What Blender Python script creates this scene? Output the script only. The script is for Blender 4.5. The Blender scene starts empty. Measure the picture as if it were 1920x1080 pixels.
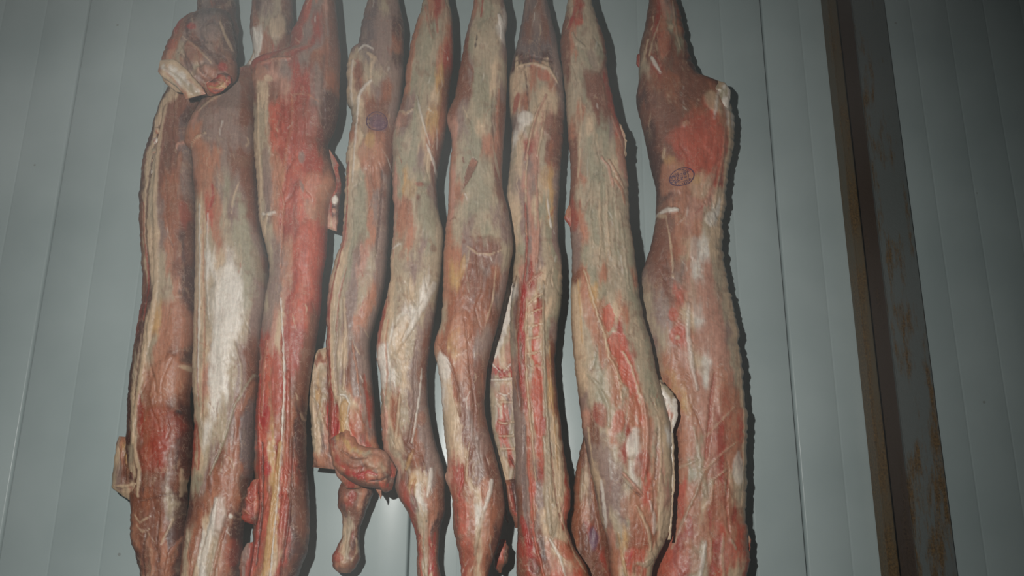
import bpy, math, random
import numpy as np
from mathutils import Matrix, Vector

# ------------------------------------------------------------------ camera, light, exposure
scn = bpy.context.scene
COL = scn.collection
F_PX = 1450.0
MIST = 0.05            # mist density near the ceiling
WALL_D = 2.10            # camera to the panel wall
CAM_Z = 1.40
cam_d = bpy.data.cameras.new('camera'); cam = bpy.data.objects.new('camera', cam_d); COL.objects.link(cam)
cam_d.sensor_width = 36.0; cam_d.lens = 36.0 * F_PX / 1920.0; cam_d.clip_start = 0.02
M_CAM = (Matrix.Translation((0, -WALL_D, CAM_Z)) @ Matrix.Rotation(math.radians(90 + 14.5), 4, 'X')
         @ Matrix.Rotation(math.radians(0.47), 4, 'Z'))
cam.matrix_world = M_CAM
scn.camera = cam

w = bpy.data.worlds.new('world'); scn.world = w; w.use_nodes = True
w.node_tree.nodes['Background'].inputs[0].default_value = (0.55, 0.6, 0.65, 1)
w.node_tree.nodes['Background'].inputs[1].default_value = 0.05

fl = bpy.data.lights.new('flash', 'SPOT'); fl.energy = 116; fl.spot_size = math.radians(118); fl.spot_blend = 1.0; fl.shadow_soft_size = 0.012; fl.color = (1.0, 0.975, 0.925)
flo = bpy.data.objects.new('flash', fl); flo.location = (-0.22, -WALL_D + 0.02, CAM_Z + 0.17); COL.objects.link(flo)
flo.rotation_euler = (math.radians(90 + 4), 0, math.radians(5))
rl = bpy.data.lights.new('fill_lamp', 'AREA'); rl.energy = 5; rl.size = 0.5; rl.color = (0.85, 0.95, 1.0)  # weak fill added behind the camera, not a fixture of the room
rlo = bpy.data.objects.new('fill_lamp', rl); rlo.location = (-0.9, -2.6, 3.3); COL.objects.link(rlo)

vs = scn.view_settings
vs.view_transform = 'Standard'; vs.look = 'None'; vs.gamma = 1.0; vs.use_curve_mapping = False
vs.exposure = 0.0

# ------------------------------------------------------------------ plan helpers
MC = np.array(M_CAM.to_3x3()); CP = np.array(M_CAM.translation)

def plan(u, v, h):
    """point of the hanging plane h metres in front of the wall that a plan coordinate stands for"""
    u = np.asarray(u, float); v = np.asarray(v, float)
    d = np.stack([(u - 960) / F_PX, -(v - 540) / F_PX, -np.ones_like(u)], -1) @ MC.T
    t = (-h - CP[1]) / d[..., 1]
    return CP + d * t[..., None]

_tab = np.random.RandomState(7).rand(64, 256, 256)

def vn(x, y, s=0):
    t = _tab[s % 64]
    xi = np.floor(x).astype(int); yi = np.floor(y).astype(int)
    fx = x - xi; fy = y - yi
    fx = fx * fx * (3 - 2 * fx); fy = fy * fy * (3 - 2 * fy)
    a = t[xi & 255, yi & 255]; b = t[(xi + 1) & 255, yi & 255]
    c = t[xi & 255, (yi + 1) & 255]; d = t[(xi + 1) & 255, (yi + 1) & 255]
    return ((a * (1 - fx) + b * fx) * (1 - fy) + (c * (1 - fx) + d * fx) * fy) * 2 - 1

def fbm(x, y, s=0, n=3):
    r = 0; a = 0.55
    for i in range(n):
        r = r + a * vn(x * 2 ** i + 17.3 * i, y * 2 ** i + 5.1 * i, s + i * 7); a *= 0.5
    return r

def sm(x, a, b):
    t = np.clip((x - a) / (b - a), 0, 1)
    return t * t * (3 - 2 * t)

# colours of meat, fat, membrane; pale and dark ones also paint highlights and shade (sRGB)
PAL = {
    'c': (196, 168, 138), 'w': (216, 206, 194), 'g': (150, 140, 117), 'l': (168, 149, 125), 'r': (152, 62, 46),
    'R': (180, 86, 65), 'b': (122, 75, 57), 'o': (170, 113, 87), 'p': (182, 131, 112), 'd': (82, 49, 41),
    'm': (138, 112, 102), 'y': (184, 142, 92), 'k': (54, 37, 33), 'u': (108, 90, 87), 'x': (160, 42, 36), 'B': (148, 89, 63), 'v': (98, 66, 84),
}
PL = {k: (np.array(v) / 255.0) ** 2.2 for k, v in PAL.items()}

def catmull(tk, vk, t):
    """Hermite through the keys with limited slopes"""
    tk = np.asarray(tk, float); vk = np.asarray(vk, float)
    d = np.diff(vk) / np.diff(tk)
    m = np.zeros_like(vk); m[1:-1] = np.where(d[:-1] * d[1:] > 0, 2 * d[:-1] * d[1:] / (d[:-1] + d[1:] + 1e-12), 0)
    m[0] = d[0]; m[-1] = d[-1]
    i = np.clip(np.searchsorted(tk, t, side='right') - 1, 0, len(tk) - 2)
    hh = tk[i + 1] - tk[i]; s = np.clip((t - tk[i]) / hh, 0, 1)
    return ((2 * s**3 - 3 * s**2 + 1) * vk[i] + (s**3 - 2 * s**2 + s) * hh * m[i]
            + (-2 * s**3 + 3 * s**2) * vk[i + 1] + (s**3 - s**2) * hh * m[i + 1])

def grid_color(rows, key, q):
    ks = np.array([r[0] for r in rows], float)
    i = np.clip(np.searchsorted(ks, key, side='right') - 1, 0, len(ks) - 2)
    f = np.clip((key - ks[i]) / (ks[i + 1] - ks[i]), 0, 1)
    f = sm(f, 0.12, 0.88)
    W = 8; q = np.clip(q, 0, 1)
    tab = np.zeros((len(rows), 64, 3))
    qq = np.linspace(0, 1, 64)
    for j, (_, s) in enumerate(rows):
        a = np.array([PL[ch] for ch in s]); n = len(s)
        p = qq * n - 0.5; k = np.clip(np.floor(p).astype(int), 0, n - 2); g = sm(np.clip(p - k, 0, 1), 0.18, 0.82)
        tab[j] = a[k] * (1 - g)[:, None] + a[k + 1] * g[:, None]
    qi = q * 63; q0 = np.clip(qi.astype(int), 0, 62); qf = (qi - q0)[..., None]
    def row(n): return tab[n, q0] * (1 - qf) + tab[n, q0 + 1] * qf
    return row(i) * (1 - f[..., None]) + row(i + 1) * f[..., None]

def stroke_mask(st, X, Y, seed):
    """mask of a stroke (list of points) or a blob ('b', x, y, rx, ry, angle) in plan coordinates"""
    if st[0] == 'b':
        _, cx, cy, rx, ry, an = st[:6]
        a = math.radians(an); dx = X - cx; dy = Y - cy
        e = np.sqrt(((dx * math.cos(a) + dy * math.sin(a)) / rx) ** 2 + ((-dx * math.sin(a) + dy * math.cos(a)) / ry) ** 2)
        e = e + 0.28 * fbm(X / 14.0, Y / 16.0, seed, 3)
        return 1 - sm(e, 0.72, 1.12)
    if st[0] == 'p':
        pl = st[1]; ins = np.zeros(X.shape, bool); Xj = X + 0.8 * vn(X / 4, Y / 4, seed)
        for i in range(len(pl)):
            ax, ay = pl[i]; bx, by = pl[(i + 1) % len(pl)]
            ins ^= ((ay > Y) != (by > Y)) & (Xj < (bx - ax) * (Y - ay) / (by - ay + 1e-9) + ax)
        return ins.astype(float)
    pts, wd = st[0], st[1]
    best = np.full(X.shape, 1e9)
    n = len(pts) - 1
    tt = np.zeros(X.shape)
    for i in range(n):
        ax, ay = pts[i]; bx, by = pts[i + 1]
        L = (bx - ax) ** 2 + (by - ay) ** 2 + 1e-9
        t = np.clip(((X - ax) * (bx - ax) + (Y - ay) * (by - ay)) / L, 0, 1)
        d = np.hypot(X - ax - t * (bx - ax), Y - ay - t * (by - ay))
        m = d < best; best = np.where(m, d, best); tt = np.where(m, (i + t) / n, tt)
    ww = wd * (0.45 + 0.55 * np.sin(np.pi * np.clip(tt, 0.04, 0.96)) ** 0.5)
    d = best + 1.2 * vn(X / 5.0, Y / 7.0, seed)
    return 1 - sm(d, ww * 0.35, ww * 0.75 + 0.9)

def mesh_obj(name, V, Fq, caps, mat, parent=None, colors=None, normals=None, smooth=True):
    me = bpy.data.meshes.new(name)
    nq = len(Fq)
    loops = np.concatenate([np.asarray(Fq, np.int32).ravel()] + [np.asarray(c, np.int32) for c in caps]) if caps else np.asarray(Fq, np.int32).ravel()
    sizes = np.concatenate([np.full(nq, 4, np.int32), np.array([len(c) for c in caps], np.int32)]) if caps else np.full(nq, 4, np.int32)
    starts = np.concatenate([[0], np.cumsum(sizes)[:-1]]).astype(np.int32)
    me.vertices.add(len(V)); me.vertices.foreach_set('co', np.asarray(V, np.float32).ravel())
    me.loops.add(len(loops)); me.loops.foreach_set('vertex_index', loops)
    me.polygons.add(len(sizes)); me.polygons.foreach_set('loop_start', starts); me.polygons.foreach_set('loop_total', sizes)
    me.update(calc_edges=True)
    me.polygons.foreach_set('use_smooth', np.full(len(sizes), smooth))
    if colors is not None:
        ca = me.color_attributes.new('pigment', 'FLOAT_COLOR', 'POINT')
        ca.data.foreach_set('color', np.concatenate([colors, np.ones((len(colors), 1))], 1).astype(np.float32).ravel())
    if normals is not None:
        me.normals_split_custom_set_from_vertices(normals.tolist())
    me.materials.append(mat)
    o = bpy.data.objects.new(name, me); COL.objects.link(o)
    if parent is not None: o.parent = parent
    return o

# ------------------------------------------------------------------ materials
def new_mat(name):
    m = bpy.data.materials.new(name); m.use_nodes = True
    nt = m.node_tree; b = nt.nodes['Principled BSDF']
    return m, nt, b

def nd(nt, t, **kw):
    n = nt.nodes.new(t)
    for k, v in kw.items():
        if k.startswith('i_'): n.inputs[k[2:].replace('_', ' ')].default_value = v
        else: setattr(n, k, v)
    return n

def meat_material(name, rough=0.50, fibre=1.3, coat=0.10):
    m, nt, b = new_mat(name); L = nt.links.new
    att = nd(nt, 'ShaderNodeAttribute', attribute_name='pigment')
    geo = nd(nt, 'ShaderNodeNewGeometry')
    mp = nd(nt, 'ShaderNodeMapping'); mp.inputs['Scale'].default_value = (260, 260, 22)
    L(geo.outputs['Position'], mp.inputs['Vector'])
    fb = nd(nt, 'ShaderNodeTexNoise', i_Scale=1.0, i_Detail=3.0, i_Distortion=0.4); L(mp.outputs[0], fb.inputs['Vector'])
    mo = nd(nt, 'ShaderNodeTexNoise', i_Scale=120.0, i_Detail=4.0, i_Roughness=0.65); L(geo.outputs['Position'], mo.inputs['Vector'])
    bl = nd(nt, 'ShaderNodeTexNoise', i_Scale=38.0, i_Detail=4.0, i_Roughness=0.6, i_Distortion=1.0); L(geo.outputs['Position'], bl.inputs['Vector'])
    # fibres and mottling of the pigment
    r1 = nd(nt, 'ShaderNodeMapRange'); r1.inputs['From Min'].default_value = 0.3; r1.inputs['From Max'].default_value = 0.7
    r1.inputs['To Min'].default_value = 1 - 0.10 * fibre; r1.inputs['To Max'].default_value = 1 + 0.10 * fibre; L(fb.outputs['Fac'], r1.inputs['Value'])
    r2 = nd(nt, 'ShaderNodeMapRange'); r2.inputs['From Min'].default_value = 0.3; r2.inputs['From Max'].default_value = 0.7
    r2.inputs['To Min'].default_value = 0.90; r2.inputs['To Max'].default_value = 1.10; L(mo.outputs['Fac'], r2.inputs['Value'])
    mu = nd(nt, 'ShaderNodeMath', operation='MULTIPLY'); L(r1.outputs[0], mu.inputs[0]); L(r2.outputs[0], mu.inputs[1])
    vm = nd(nt, 'ShaderNodeVectorMath', operation='SCALE'); L(att.outputs['Color'], vm.inputs[0]); L(mu.outputs[0], vm.inputs['Scale'])
    # thin fatty veins
    rv = nd(nt, 'ShaderNodeValToRGB'); e = rv.color_ramp.elements
    e[0].position = 0.485; e[0].color = (0, 0, 0, 1); e[1].position = 0.5; e[1].color = (0.35, 0.35, 0.35, 1)
    n3 = e.new(0.515); n3.color = (0, 0, 0, 1); L(bl.outputs['Fac'], rv.inputs[0])
    mx = nd(nt, 'ShaderNodeMix', data_type='RGBA'); L(rv.outputs['Color'], mx.inputs['Factor']); L(vm.outputs[0], mx.inputs[6])
    mx.inputs[7].default_value = (0.50, 0.36, 0.27, 1)
    L(mx.outputs[2], b.inputs['Base Color'])
    rr = nd(nt, 'ShaderNodeMapRange'); rr.inputs['From Min'].default_value = 0.3; rr.inputs['From Max'].default_value = 0.7
    rr.inputs['To Min'].default_value = rough - 0.12; rr.inputs['To Max'].default_value = rough + 0.14; L(mo.outputs['Fac'], rr.inputs['Value'])
    L(rr.outputs[0], b.inputs['Roughness'])
    b.inputs['Coat Weight'].default_value = coat; b.inputs['Coat Roughness'].default_value = 0.33
    b.inputs['Subsurface Weight'].default_value = 0.03; b.inputs['Subsurface Radius'].default_value = (0.012, 0.004, 0.002)
    b.inputs['Subsurface Scale'].default_value = 0.5
    ad = nd(nt, 'ShaderNodeMath', operation='MULTIPLY_ADD'); L(fb.outputs['Fac'], ad.inputs[0]); ad.inputs[1].default_value = 0.7; L(mo.outputs['Fac'], ad.inputs[2])
    ad2 = nd(nt, 'ShaderNodeMath', operation='MULTIPLY_ADD'); L(bl.outputs['Fac'], ad2.inputs[0]); ad2.inputs[1].default_value = 0.7; L(ad.outputs[0], ad2.inputs[2])
    bp = nd(nt, 'ShaderNodeBump'); bp.inputs['Strength'].default_value = 0.42; bp.inputs['Distance'].default_value = 0.0018
    lo = nd(nt, 'ShaderNodeTexNoise', i_Scale=13.0, i_Detail=1.0); L(geo.outputs['Position'], lo.inputs['Vector'])
    lr = nd(nt, 'ShaderNodeMapRange'); lr.inputs['From Min'].default_value = 0.38; lr.inputs['From Max'].default_value = 0.62; lr.inputs['To Min'].default_value = 0.10; lr.inputs['To Max'].default_value = 0.42
    L(lo.outputs['Fac'], lr.inputs['Value']); L(lr.outputs[0], bp.inputs['Strength'])
    L(ad2.outputs[0], bp.inputs['Height']); L(bp.outputs[0], b.inputs['Normal'])
    return m

MEAT = meat_material('raw_meat_and_fat')
FAT = meat_material('wet_fat', rough=0.42, fibre=0.6, coat=0.2)

def panel_material():
    m, nt, b = new_mat('painted_cold_room_panel'); L = nt.links.new
    geo = nd(nt, 'ShaderNodeNewGeometry')
    n1 = nd(nt, 'ShaderNodeTexNoise', i_Scale=3.2, i_Detail=3.0, i_Roughness=0.5); L(geo.outputs['Position'], n1.inputs['Vector'])
    n2 = nd(nt, 'ShaderNodeTexNoise', i_Scale=260.0, i_Detail=2.0); L(geo.outputs['Position'], n2.inputs['Vector'])
    cr = nd(nt, 'ShaderNodeValToRGB'); e = cr.color_ramp.elements
    e[0].position = 0.35; e[0].color = (0.342, 0.415, 0.418, 1); e[1].position = 0.68; e[1].color = (0.402, 0.478, 0.48, 1)
    L(n1.outputs['Fac'], cr.inputs[0])
    # small dark flecks
    n3 = nd(nt, 'ShaderNodeTexVoronoi', i_Scale=9.0); L(geo.outputs['Position'], n3.inputs['Vector'])
    th = nd(nt, 'ShaderNodeMath', operation='LESS_THAN'); th.inputs[1].default_value = 0.035; L(n3.outputs['Distance'], th.inputs[0])
    mf = nd(nt, 'ShaderNodeMath', operation='MULTIPLY'); mf.inputs[1].default_value = 0.5; L(th.outputs[0], mf.inputs[0])
    mx = nd(nt, 'ShaderNodeMix', data_type='RGBA'); L(mf.outputs[0], mx.inputs['Factor']); L(cr.outputs[0], mx.inputs[6]); mx.inputs[7].default_value = (0.16, 0.15, 0.13, 1)
    L(mx.outputs[2], b.inputs['Base Color'])
    b.inputs['Roughness'].default_value = 0.30; b.inputs['Specular IOR Level'].default_value = 0.35
    mp = nd(nt, 'ShaderNodeMapping'); mp.inputs['Scale'].default_value = (9, 1, 1.2); L(geo.outputs['Position'], mp.inputs['Vector'])
    n4 = nd(nt, 'ShaderNodeTexNoise', i_Scale=1.0, i_Detail=2.0); L(mp.outputs[0], n4.inputs['Vector'])
    ad = nd(nt, 'ShaderNodeMath', operation='MULTIPLY_ADD'); L(n2.outputs['Fac'], ad.inputs[0]); ad.inputs[1].default_value = 0.03; L(n4.outputs['Fac'], ad.inputs[2])
    bp = nd(nt, 'ShaderNodeBump'); bp.inputs['Strength'].default_value = 0.35; bp.inputs['Distance'].default_value = 0.004
    L(ad.outputs[0], bp.inputs['Height']); L(bp.outputs[0], b.inputs['Normal'])
    return m
PANEL = panel_material()

def plain(name, col, rough=0.6, metal=0.0):
    m, nt, b = new_mat(name)
    n = nd(nt, 'ShaderNodeTexNoise', i_Scale=14.0, i_Detail=4.0)
    cr = nd(nt, 'ShaderNodeValToRGB'); e = cr.color_ramp.elements
    e[0].color = tuple(c * 0.8 for c in col) + (1,); e[1].color = tuple(min(1, c * 1.15) for c in col) + (1,)
    nt.links.new(n.outputs['Fac'], cr.inputs[0]); nt.links.new(cr.outputs[0], b.inputs['Base Color'])
    b.inputs['Roughness'].default_value = rough; b.inputs['Metallic'].default_value = metal
    return m
SEAL = plain('grey_sealant', (0.05, 0.055, 0.055), 0.8)
CONCRETE = plain('wet_concrete', (0.20, 0.20, 0.19), 0.55)
STEEL = plain('galvanised_steel', (0.32, 0.33, 0.33), 0.45, 0.8)

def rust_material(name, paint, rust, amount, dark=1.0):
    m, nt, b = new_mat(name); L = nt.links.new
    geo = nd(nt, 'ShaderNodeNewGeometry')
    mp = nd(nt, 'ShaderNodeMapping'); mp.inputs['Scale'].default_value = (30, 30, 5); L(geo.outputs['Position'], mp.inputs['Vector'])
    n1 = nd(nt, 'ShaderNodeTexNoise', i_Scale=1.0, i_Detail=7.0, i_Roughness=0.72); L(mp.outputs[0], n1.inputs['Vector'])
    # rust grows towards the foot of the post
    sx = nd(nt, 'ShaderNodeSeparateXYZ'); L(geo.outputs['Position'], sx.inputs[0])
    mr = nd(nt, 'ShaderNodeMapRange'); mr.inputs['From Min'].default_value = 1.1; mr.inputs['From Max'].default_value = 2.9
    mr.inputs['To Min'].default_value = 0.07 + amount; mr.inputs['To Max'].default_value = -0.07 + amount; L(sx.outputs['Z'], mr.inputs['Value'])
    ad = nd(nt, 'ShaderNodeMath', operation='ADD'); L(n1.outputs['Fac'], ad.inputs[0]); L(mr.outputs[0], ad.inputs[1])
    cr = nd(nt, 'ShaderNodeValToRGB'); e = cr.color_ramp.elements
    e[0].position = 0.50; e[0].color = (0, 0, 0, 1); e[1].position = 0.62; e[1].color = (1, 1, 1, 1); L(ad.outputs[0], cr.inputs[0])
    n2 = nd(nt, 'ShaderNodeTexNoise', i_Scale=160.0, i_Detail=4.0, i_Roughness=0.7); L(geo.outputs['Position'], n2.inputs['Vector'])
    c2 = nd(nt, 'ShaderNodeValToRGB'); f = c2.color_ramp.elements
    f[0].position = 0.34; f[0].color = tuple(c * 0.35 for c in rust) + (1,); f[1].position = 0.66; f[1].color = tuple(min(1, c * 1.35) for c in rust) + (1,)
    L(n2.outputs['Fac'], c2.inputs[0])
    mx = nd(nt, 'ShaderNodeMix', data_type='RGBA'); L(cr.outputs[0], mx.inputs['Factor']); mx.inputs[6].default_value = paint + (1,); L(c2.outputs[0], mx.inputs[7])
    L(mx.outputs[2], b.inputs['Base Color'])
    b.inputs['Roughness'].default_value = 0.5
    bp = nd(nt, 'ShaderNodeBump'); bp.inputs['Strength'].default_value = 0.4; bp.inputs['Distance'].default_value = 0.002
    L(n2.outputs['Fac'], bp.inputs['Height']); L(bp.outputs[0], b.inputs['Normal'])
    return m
RUST_A = rust_material('rusty_brown_steel', (0.095, 0.074, 0.042), (0.125, 0.074, 0.024), 0.05)
RUST_SHADED = rust_material('shaded_brown_steel', (0.052, 0.034, 0.024), (0.06, 0.036, 0.02), -0.05)  # dark brown of the web includes the lip's cast shadow as colour
RUST_C = rust_material('grey_steel_with_rust', (0.125, 0.142, 0.138), (0.14, 0.082, 0.028), 0.0)

# ------------------------------------------------------------------ room shell
def box(name, lo, hi, mat, parent=None, bevel=0.0):
    import bmesh
    bm = bmesh.new()
    bmesh.ops.create_cube(bm, size=1)
    for v in bm.verts:
        v.co = Vector(((lo[i] + hi[i]) / 2 + v.co[i] * (hi[i] - lo[i]) for i in range(3)))
    if bevel: bmesh.ops.bevel(bm, geom=bm.edges[:], offset=bevel, segments=2, affect='EDGES')
    me = bpy.data.meshes.new(name); bm.to_mesh(me); bm.free(); me.materials.append(mat)
    o = bpy.data.objects.new(name, me); COL.objects.link(o)
    if parent is not None: o.parent = parent
    return o
def structure(o): o['kind'] = 'structure'; return o

H = 3.5
XL, XR, YF = -3.4, 3.4, -4.2
structure(box('floor', (XL, YF, -0.1), (XR, 0.06, 0), CONCRETE))
structure(box('ceiling', (XL, YF, H), (XR, 0.06, H + 0.1), PANEL))
structure(box('wall_left', (XL - 0.1, YF, 0), (XL, 0.06, H), PANEL))
structure(box('wall_right', (XR, YF, 0), (XR + 0.1, 0.06, H), PANEL))
structure(box('wall_front', (XL, YF - 0.1, 0), (XR, YF, H), PANEL))
back = structure(box('wall_back', (XL, 0.045, 0), (XR, 0.12, H), SEAL))

def wall_panel(x0, x1, n):
    """a pressed metal sandwich panel: fine V grooves along it, rolled joint edges"""
    prof = [(x0, 0.045), (x0 + 0.0012, 0.008), (x0 + 0.0035, 0.001), (x0 + 0.006, 0)]
    sp = (x1 - x0) / n
    for i in range(1, n):
        c = x0 + i * sp
        prof += [(c - 0.0042, 0), (c - 0.0026, 0.0003), (c - 0.0008, 0.0008), (c + 0.0008, 0.0008), (c + 0.0026, 0.0003), (c + 0.0042, 0)]
    prof += [(x1 - 0.006, 0), (x1 - 0.0035, 0.001), (x1 - 0.0012, 0.008), (x1, 0.045)]
    V = []; n_ = len(prof); zs = (0.0, H)
    for z in zs:
        V += [(x, y, z) for x, y in prof]
    Fq = [(i, i + 1, n_ + i + 1, n_ + i) for i in range(n_ - 1)]
    o = mesh_obj('wall_panel', V, Fq, [], PANEL, back, smooth=True)
    return o
JX = [-3.37, -2.355, -1.315, -0.262, 0.765, 1.80, 2.84, 3.39]
for x0, x1, n in zip(JX[:-1], JX[1:], (8, 8, 8, 8, 9, 9, 5)):
    wall_panel(x0 + 0.0009, x1 - 0.0009, n)

# thin cold-room mist, thicker towards the ceiling
m = bpy.data.materials.new('cold_mist'); m.use_nodes = True; nt = m.node_tree; nt.nodes.clear()
out = nt.nodes.new('ShaderNodeOutputMaterial'); vs_ = nt.nodes.new('ShaderNodeVolumeScatter'); geo = nt.nodes.new('ShaderNodeNewGeometry')
sx = nt.nodes.new('ShaderNodeSeparateXYZ'); mr = nt.nodes.new('ShaderNodeMapRange'); nz = nt.nodes.new('ShaderNodeTexNoise'); mu = nt.nodes.new('ShaderNodeMath'); mn = nt.nodes.new('ShaderNodeMapRange')
nz.inputs['Scale'].default_value = 3.0; nz.inputs['Detail'].default_value = 2.0; mu.operation = 'MULTIPLY'
mn.inputs['From Min'].default_value = 0.42; mn.inputs['From Max'].default_value = 0.62; mn.inputs['To Min'].default_value = 0.1; mn.inputs['To Max'].default_value = 2.5
mr.inputs['From Min'].default_value = 1.0; mr.inputs['From Max'].default_value = 2.8; mr.inputs['To Min'].default_value = MIST * 0.35; mr.inputs['To Max'].default_value = MIST
nt.links.new(geo.outputs['Position'], sx.inputs[0]); nt.links.new(sx.outputs['Z'], mr.inputs['Value']); nt.links.new(geo.outputs['Position'], nz.inputs['Vector'])
nt.links.new(nz.outputs['Fac'], mn.inputs['Value']); nt.links.new(mr.outputs[0], mu.inputs[0]); nt.links.new(mn.outputs[0], mu.inputs[1]); nt.links.new(mu.outputs[0], vs_.inputs['Density'])
vs_.inputs['Color'].default_value = (0.9, 0.95, 0.97, 1); nt.links.new(vs_.outputs[0], out.inputs['Volume'])
mist = box('mist', (XL + 0.02, -1.75, 0.02), (XR - 0.02, -0.37, H - 0.02), m); mist['kind'] = 'stuff'; mist['label'] = 'thin cold mist drifting in front of the wall'; mist['category'] = 'mist'

# steel post on the wall, an open rusty section: raised lip, sunken web, wide flange
def px_x(u, h): return float(plan(u, 540, h)[0])
post = bpy.data.objects.new('steel_post', None); COL.objects.link(post)
pa, pb, pc, pd = px_x(1595, 0.002), px_x(1628, 0.05), px_x(1661, 0.018), px_x(1727, 0.018)
post.location = ((pa + pd) / 2, 0, 0)
def pbox(name, lo, hi, mat, bev=0.0012):
    o = box(name, lo, hi, mat, None, bev); o.parent = post; o.matrix_parent_inverse = Matrix.Translation(post.location).inverted(); return o
o = pbox('lip', (pa, -0.05, 0), (pb, -0.0005, H), RUST_A, 0.003); o['label'] = 'raised rusty brown lip'
o = pbox('web', (pb, -0.008, 0), (pc, -0.0005, H), RUST_SHADED); o['label'] = 'sunken brown web with the lip shadow painted in'
o = pbox('flange', (pc, -0.018, 0), (pd, -0.0005, H), RUST_C, 0.002); o['label'] = 'grey flange with rust patches along its edges'
post['label'] = 'rusty open steel post running up the panel wall at the right'; post['category'] = 'post'

# ------------------------------------------------------------------ meat builder
def build_surface(Lx, Ly, Rx, Ry, h, rows, keyed, strokes, seed, depth=1.0, back=0.5, power=2.9, skew=0.0, ragl=1.0, ragr=1.0,
                  lump=1.0, ncf=84, nb=20, curve=None, thick=None, round_ends=(0.0, 0.0)):
    """closed body between two edge lines given in plan coordinates. Returns ring grid of points, colours, normals"""
    n = len(Lx); t = np.linspace(0, 1, n)
    # irregular cut edges
    wpx = np.hypot(Rx - Lx, Ry - Ly)
    ex = (Rx - Lx) / (wpx + 1e-9); ey = (Ry - Ly) / (wpx + 1e-9)
    y0 = (Ly + Ry) / 2
    jl = ragl * (1.9 * fbm(y0 / 26, y0 * 0 + seed, seed, 3) + 1.0 * vn(y0 / 5, y0 * 0 + 3.3 + seed, seed + 3))
    jr = ragr * (1.9 * fbm(y0 / 26, y0 * 0 + 9 + seed, seed + 1, 3) + 1.0 * vn(y0 / 5, y0 * 0 + 1.3 + seed, seed + 4))
    Lx = Lx + ex * jl; Ly = Ly + ey * jl; Rx = Rx + ex * jr; Ry = Ry + ey * jr
    s = np.linspace(0, 1, ncf)
    qf = 0.6 * (1 - np.cos(np.pi * s)) / 2 + 0.4 * s
    sb = np.linspace(0, 1, nb + 2)[1:-1]
    q = np.concatenate([qf, (1 + np.cos(np.pi * sb)) / 2]); front = np.concatenate([np.ones(ncf), -np.ones(nb)])
    M = len(q)
    Q = np.broadcast_to(q, (n, M)); T = np.broadcast_to(t[:, None], (n, M)); FR = np.broadcast_to(front, (n, M))
    X0 = Lx[:, None] * (1 - Q) + Rx[:, None] * Q; Y0 = Ly[:, None] * (1 - Q) + Ry[:, None] * Q
    mpx = (WALL_D - h) / math.cos(math.radians(14.5)) / F_PX          # metres per plan unit
    wm = wpx * mpx
    ks = np.exp(-0.5 * (np.arange(-30, 31) / 11.0) ** 2); ks /= ks.sum()
    ws = np.convolve(np.pad(wm, 30, 'edge'), ks, 'valid') if n > 80 else wm
    ws = np.minimum(ws, wm * 1.35)
    if thick is None: d = np.minimum(0.44 * ws, 0.028 + 0.17 * ws) * depth
    else: d = np.full(n, thick)
    for end, r in zip((0, 1), round_ends):
        if r > 0:
            e = np.clip((t if end == 0 else 1 - t) / r, 0, 1); d = d * np.sqrt(np.clip(1 - (1 - e) ** 2, 0.02, 1))
    D0 = WALL_D - h
    kz = ((D0 - 0.25 * d) / (D0 - 0.93 * d))[:, None]
    X = 960 + (X0 - 960) * kz; Y = 915 + (Y0 - 915) * kz
    sk = skew * np.sin(np.clip(Q, 0, 1) * 2 * np.pi) * 0.5
    c = np.abs(2 * np.clip(Q + sk * 0.2, 0, 1) - 1)
    sec = np.clip(1 - c ** power, 0, 1) ** (1 / power)
    win = np.clip(4 * Q * (1 - Q), 0, 1) ** 0.7
    rel = lump * (0.0055 * fbm(X / 46, Y / 75, seed + 5, 2) + 0.0018 * fbm(X / 17, Y / 60, seed + 8, 2)
                  + 0.00045 * vn(X / 3.6 + 2.0 * fbm(X / 40, Y / 60, seed + 2), Y / 60, seed + 9) + 0.0006 * vn(X / 5, Y / 7, seed + 11))
    key = (T if keyed == 't' else Y)
    sc = (1.0 / max(1.0, (Y.max() - Y.min()))) if keyed == 't' else 1.0
    kw = key + sc * (15 * fbm(X / 22, Y / 26, seed + 12, 4) + 6 * fbm(X / 6, Y / 9, seed + 13, 3) + 13 * vn(X / 4.5 + 1.5 * fbm(X / 50, Y / 70, seed + 2), Y / 130, seed + 41))
    amp = 7.0 / np.maximum(wpx, 20)[:, None]
    qw = Q + amp * (1.3 * fbm(X / 24, Y / 55, seed + 14) + 0.9 * fbm(X / 6, Y / 20, seed + 15, 3))
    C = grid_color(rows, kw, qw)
    lum = C.mean(-1)
    # fibres run down the body; fatty films break up the lean
    stv = 0.55 * vn(X / 3.2 + 2.5 * fbm(X / 40, Y / 60, seed + 2), Y / 80, seed + 16) + 0.45 * vn(X / 8, Y / 110, seed + 17)
    C = C * (1 + 0.09 * stv)[..., None]
    web = sm(1 - np.abs(fbm(X / 20 + 3, Y / 34, seed + 18, 4)) * 3.0, 0.80, 0.98) * sm(vn(X / 45, Y / 60, seed + 20), -0.2, 0.5)
    C = C * (1 - 0.28 * web[..., None]) + PL['c'] * (0.28 * web[..., None])
    film = sm(fbm(X / 12, Y / 30, seed + 19, 4), 0.12, 0.42)
    C = C * (1 - 0.12 * film[..., None]) + PL['l'] * (0.12 * film[..., None])
    spot = sm(fbm(X / 11, Y / 15, seed + 22, 4), 0.26, 0.48)
    C = C * (1 - 0.30 * spot[..., None]) + PL['b'] * (0.30 * spot[..., None])
    rel = rel + 0.0006 * web
    # long grooves between muscles, small wrinkles
    gr = sm(1 - np.abs(fbm(X / 17 + 1.5 * fbm(X / 60, Y / 90, seed + 31), Y / 150, seed + 32, 2)) * 3.4, 0.72, 1.0) * sm(vn(X / 60, Y / 110, seed + 33), -0.15, 0.4)
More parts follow.
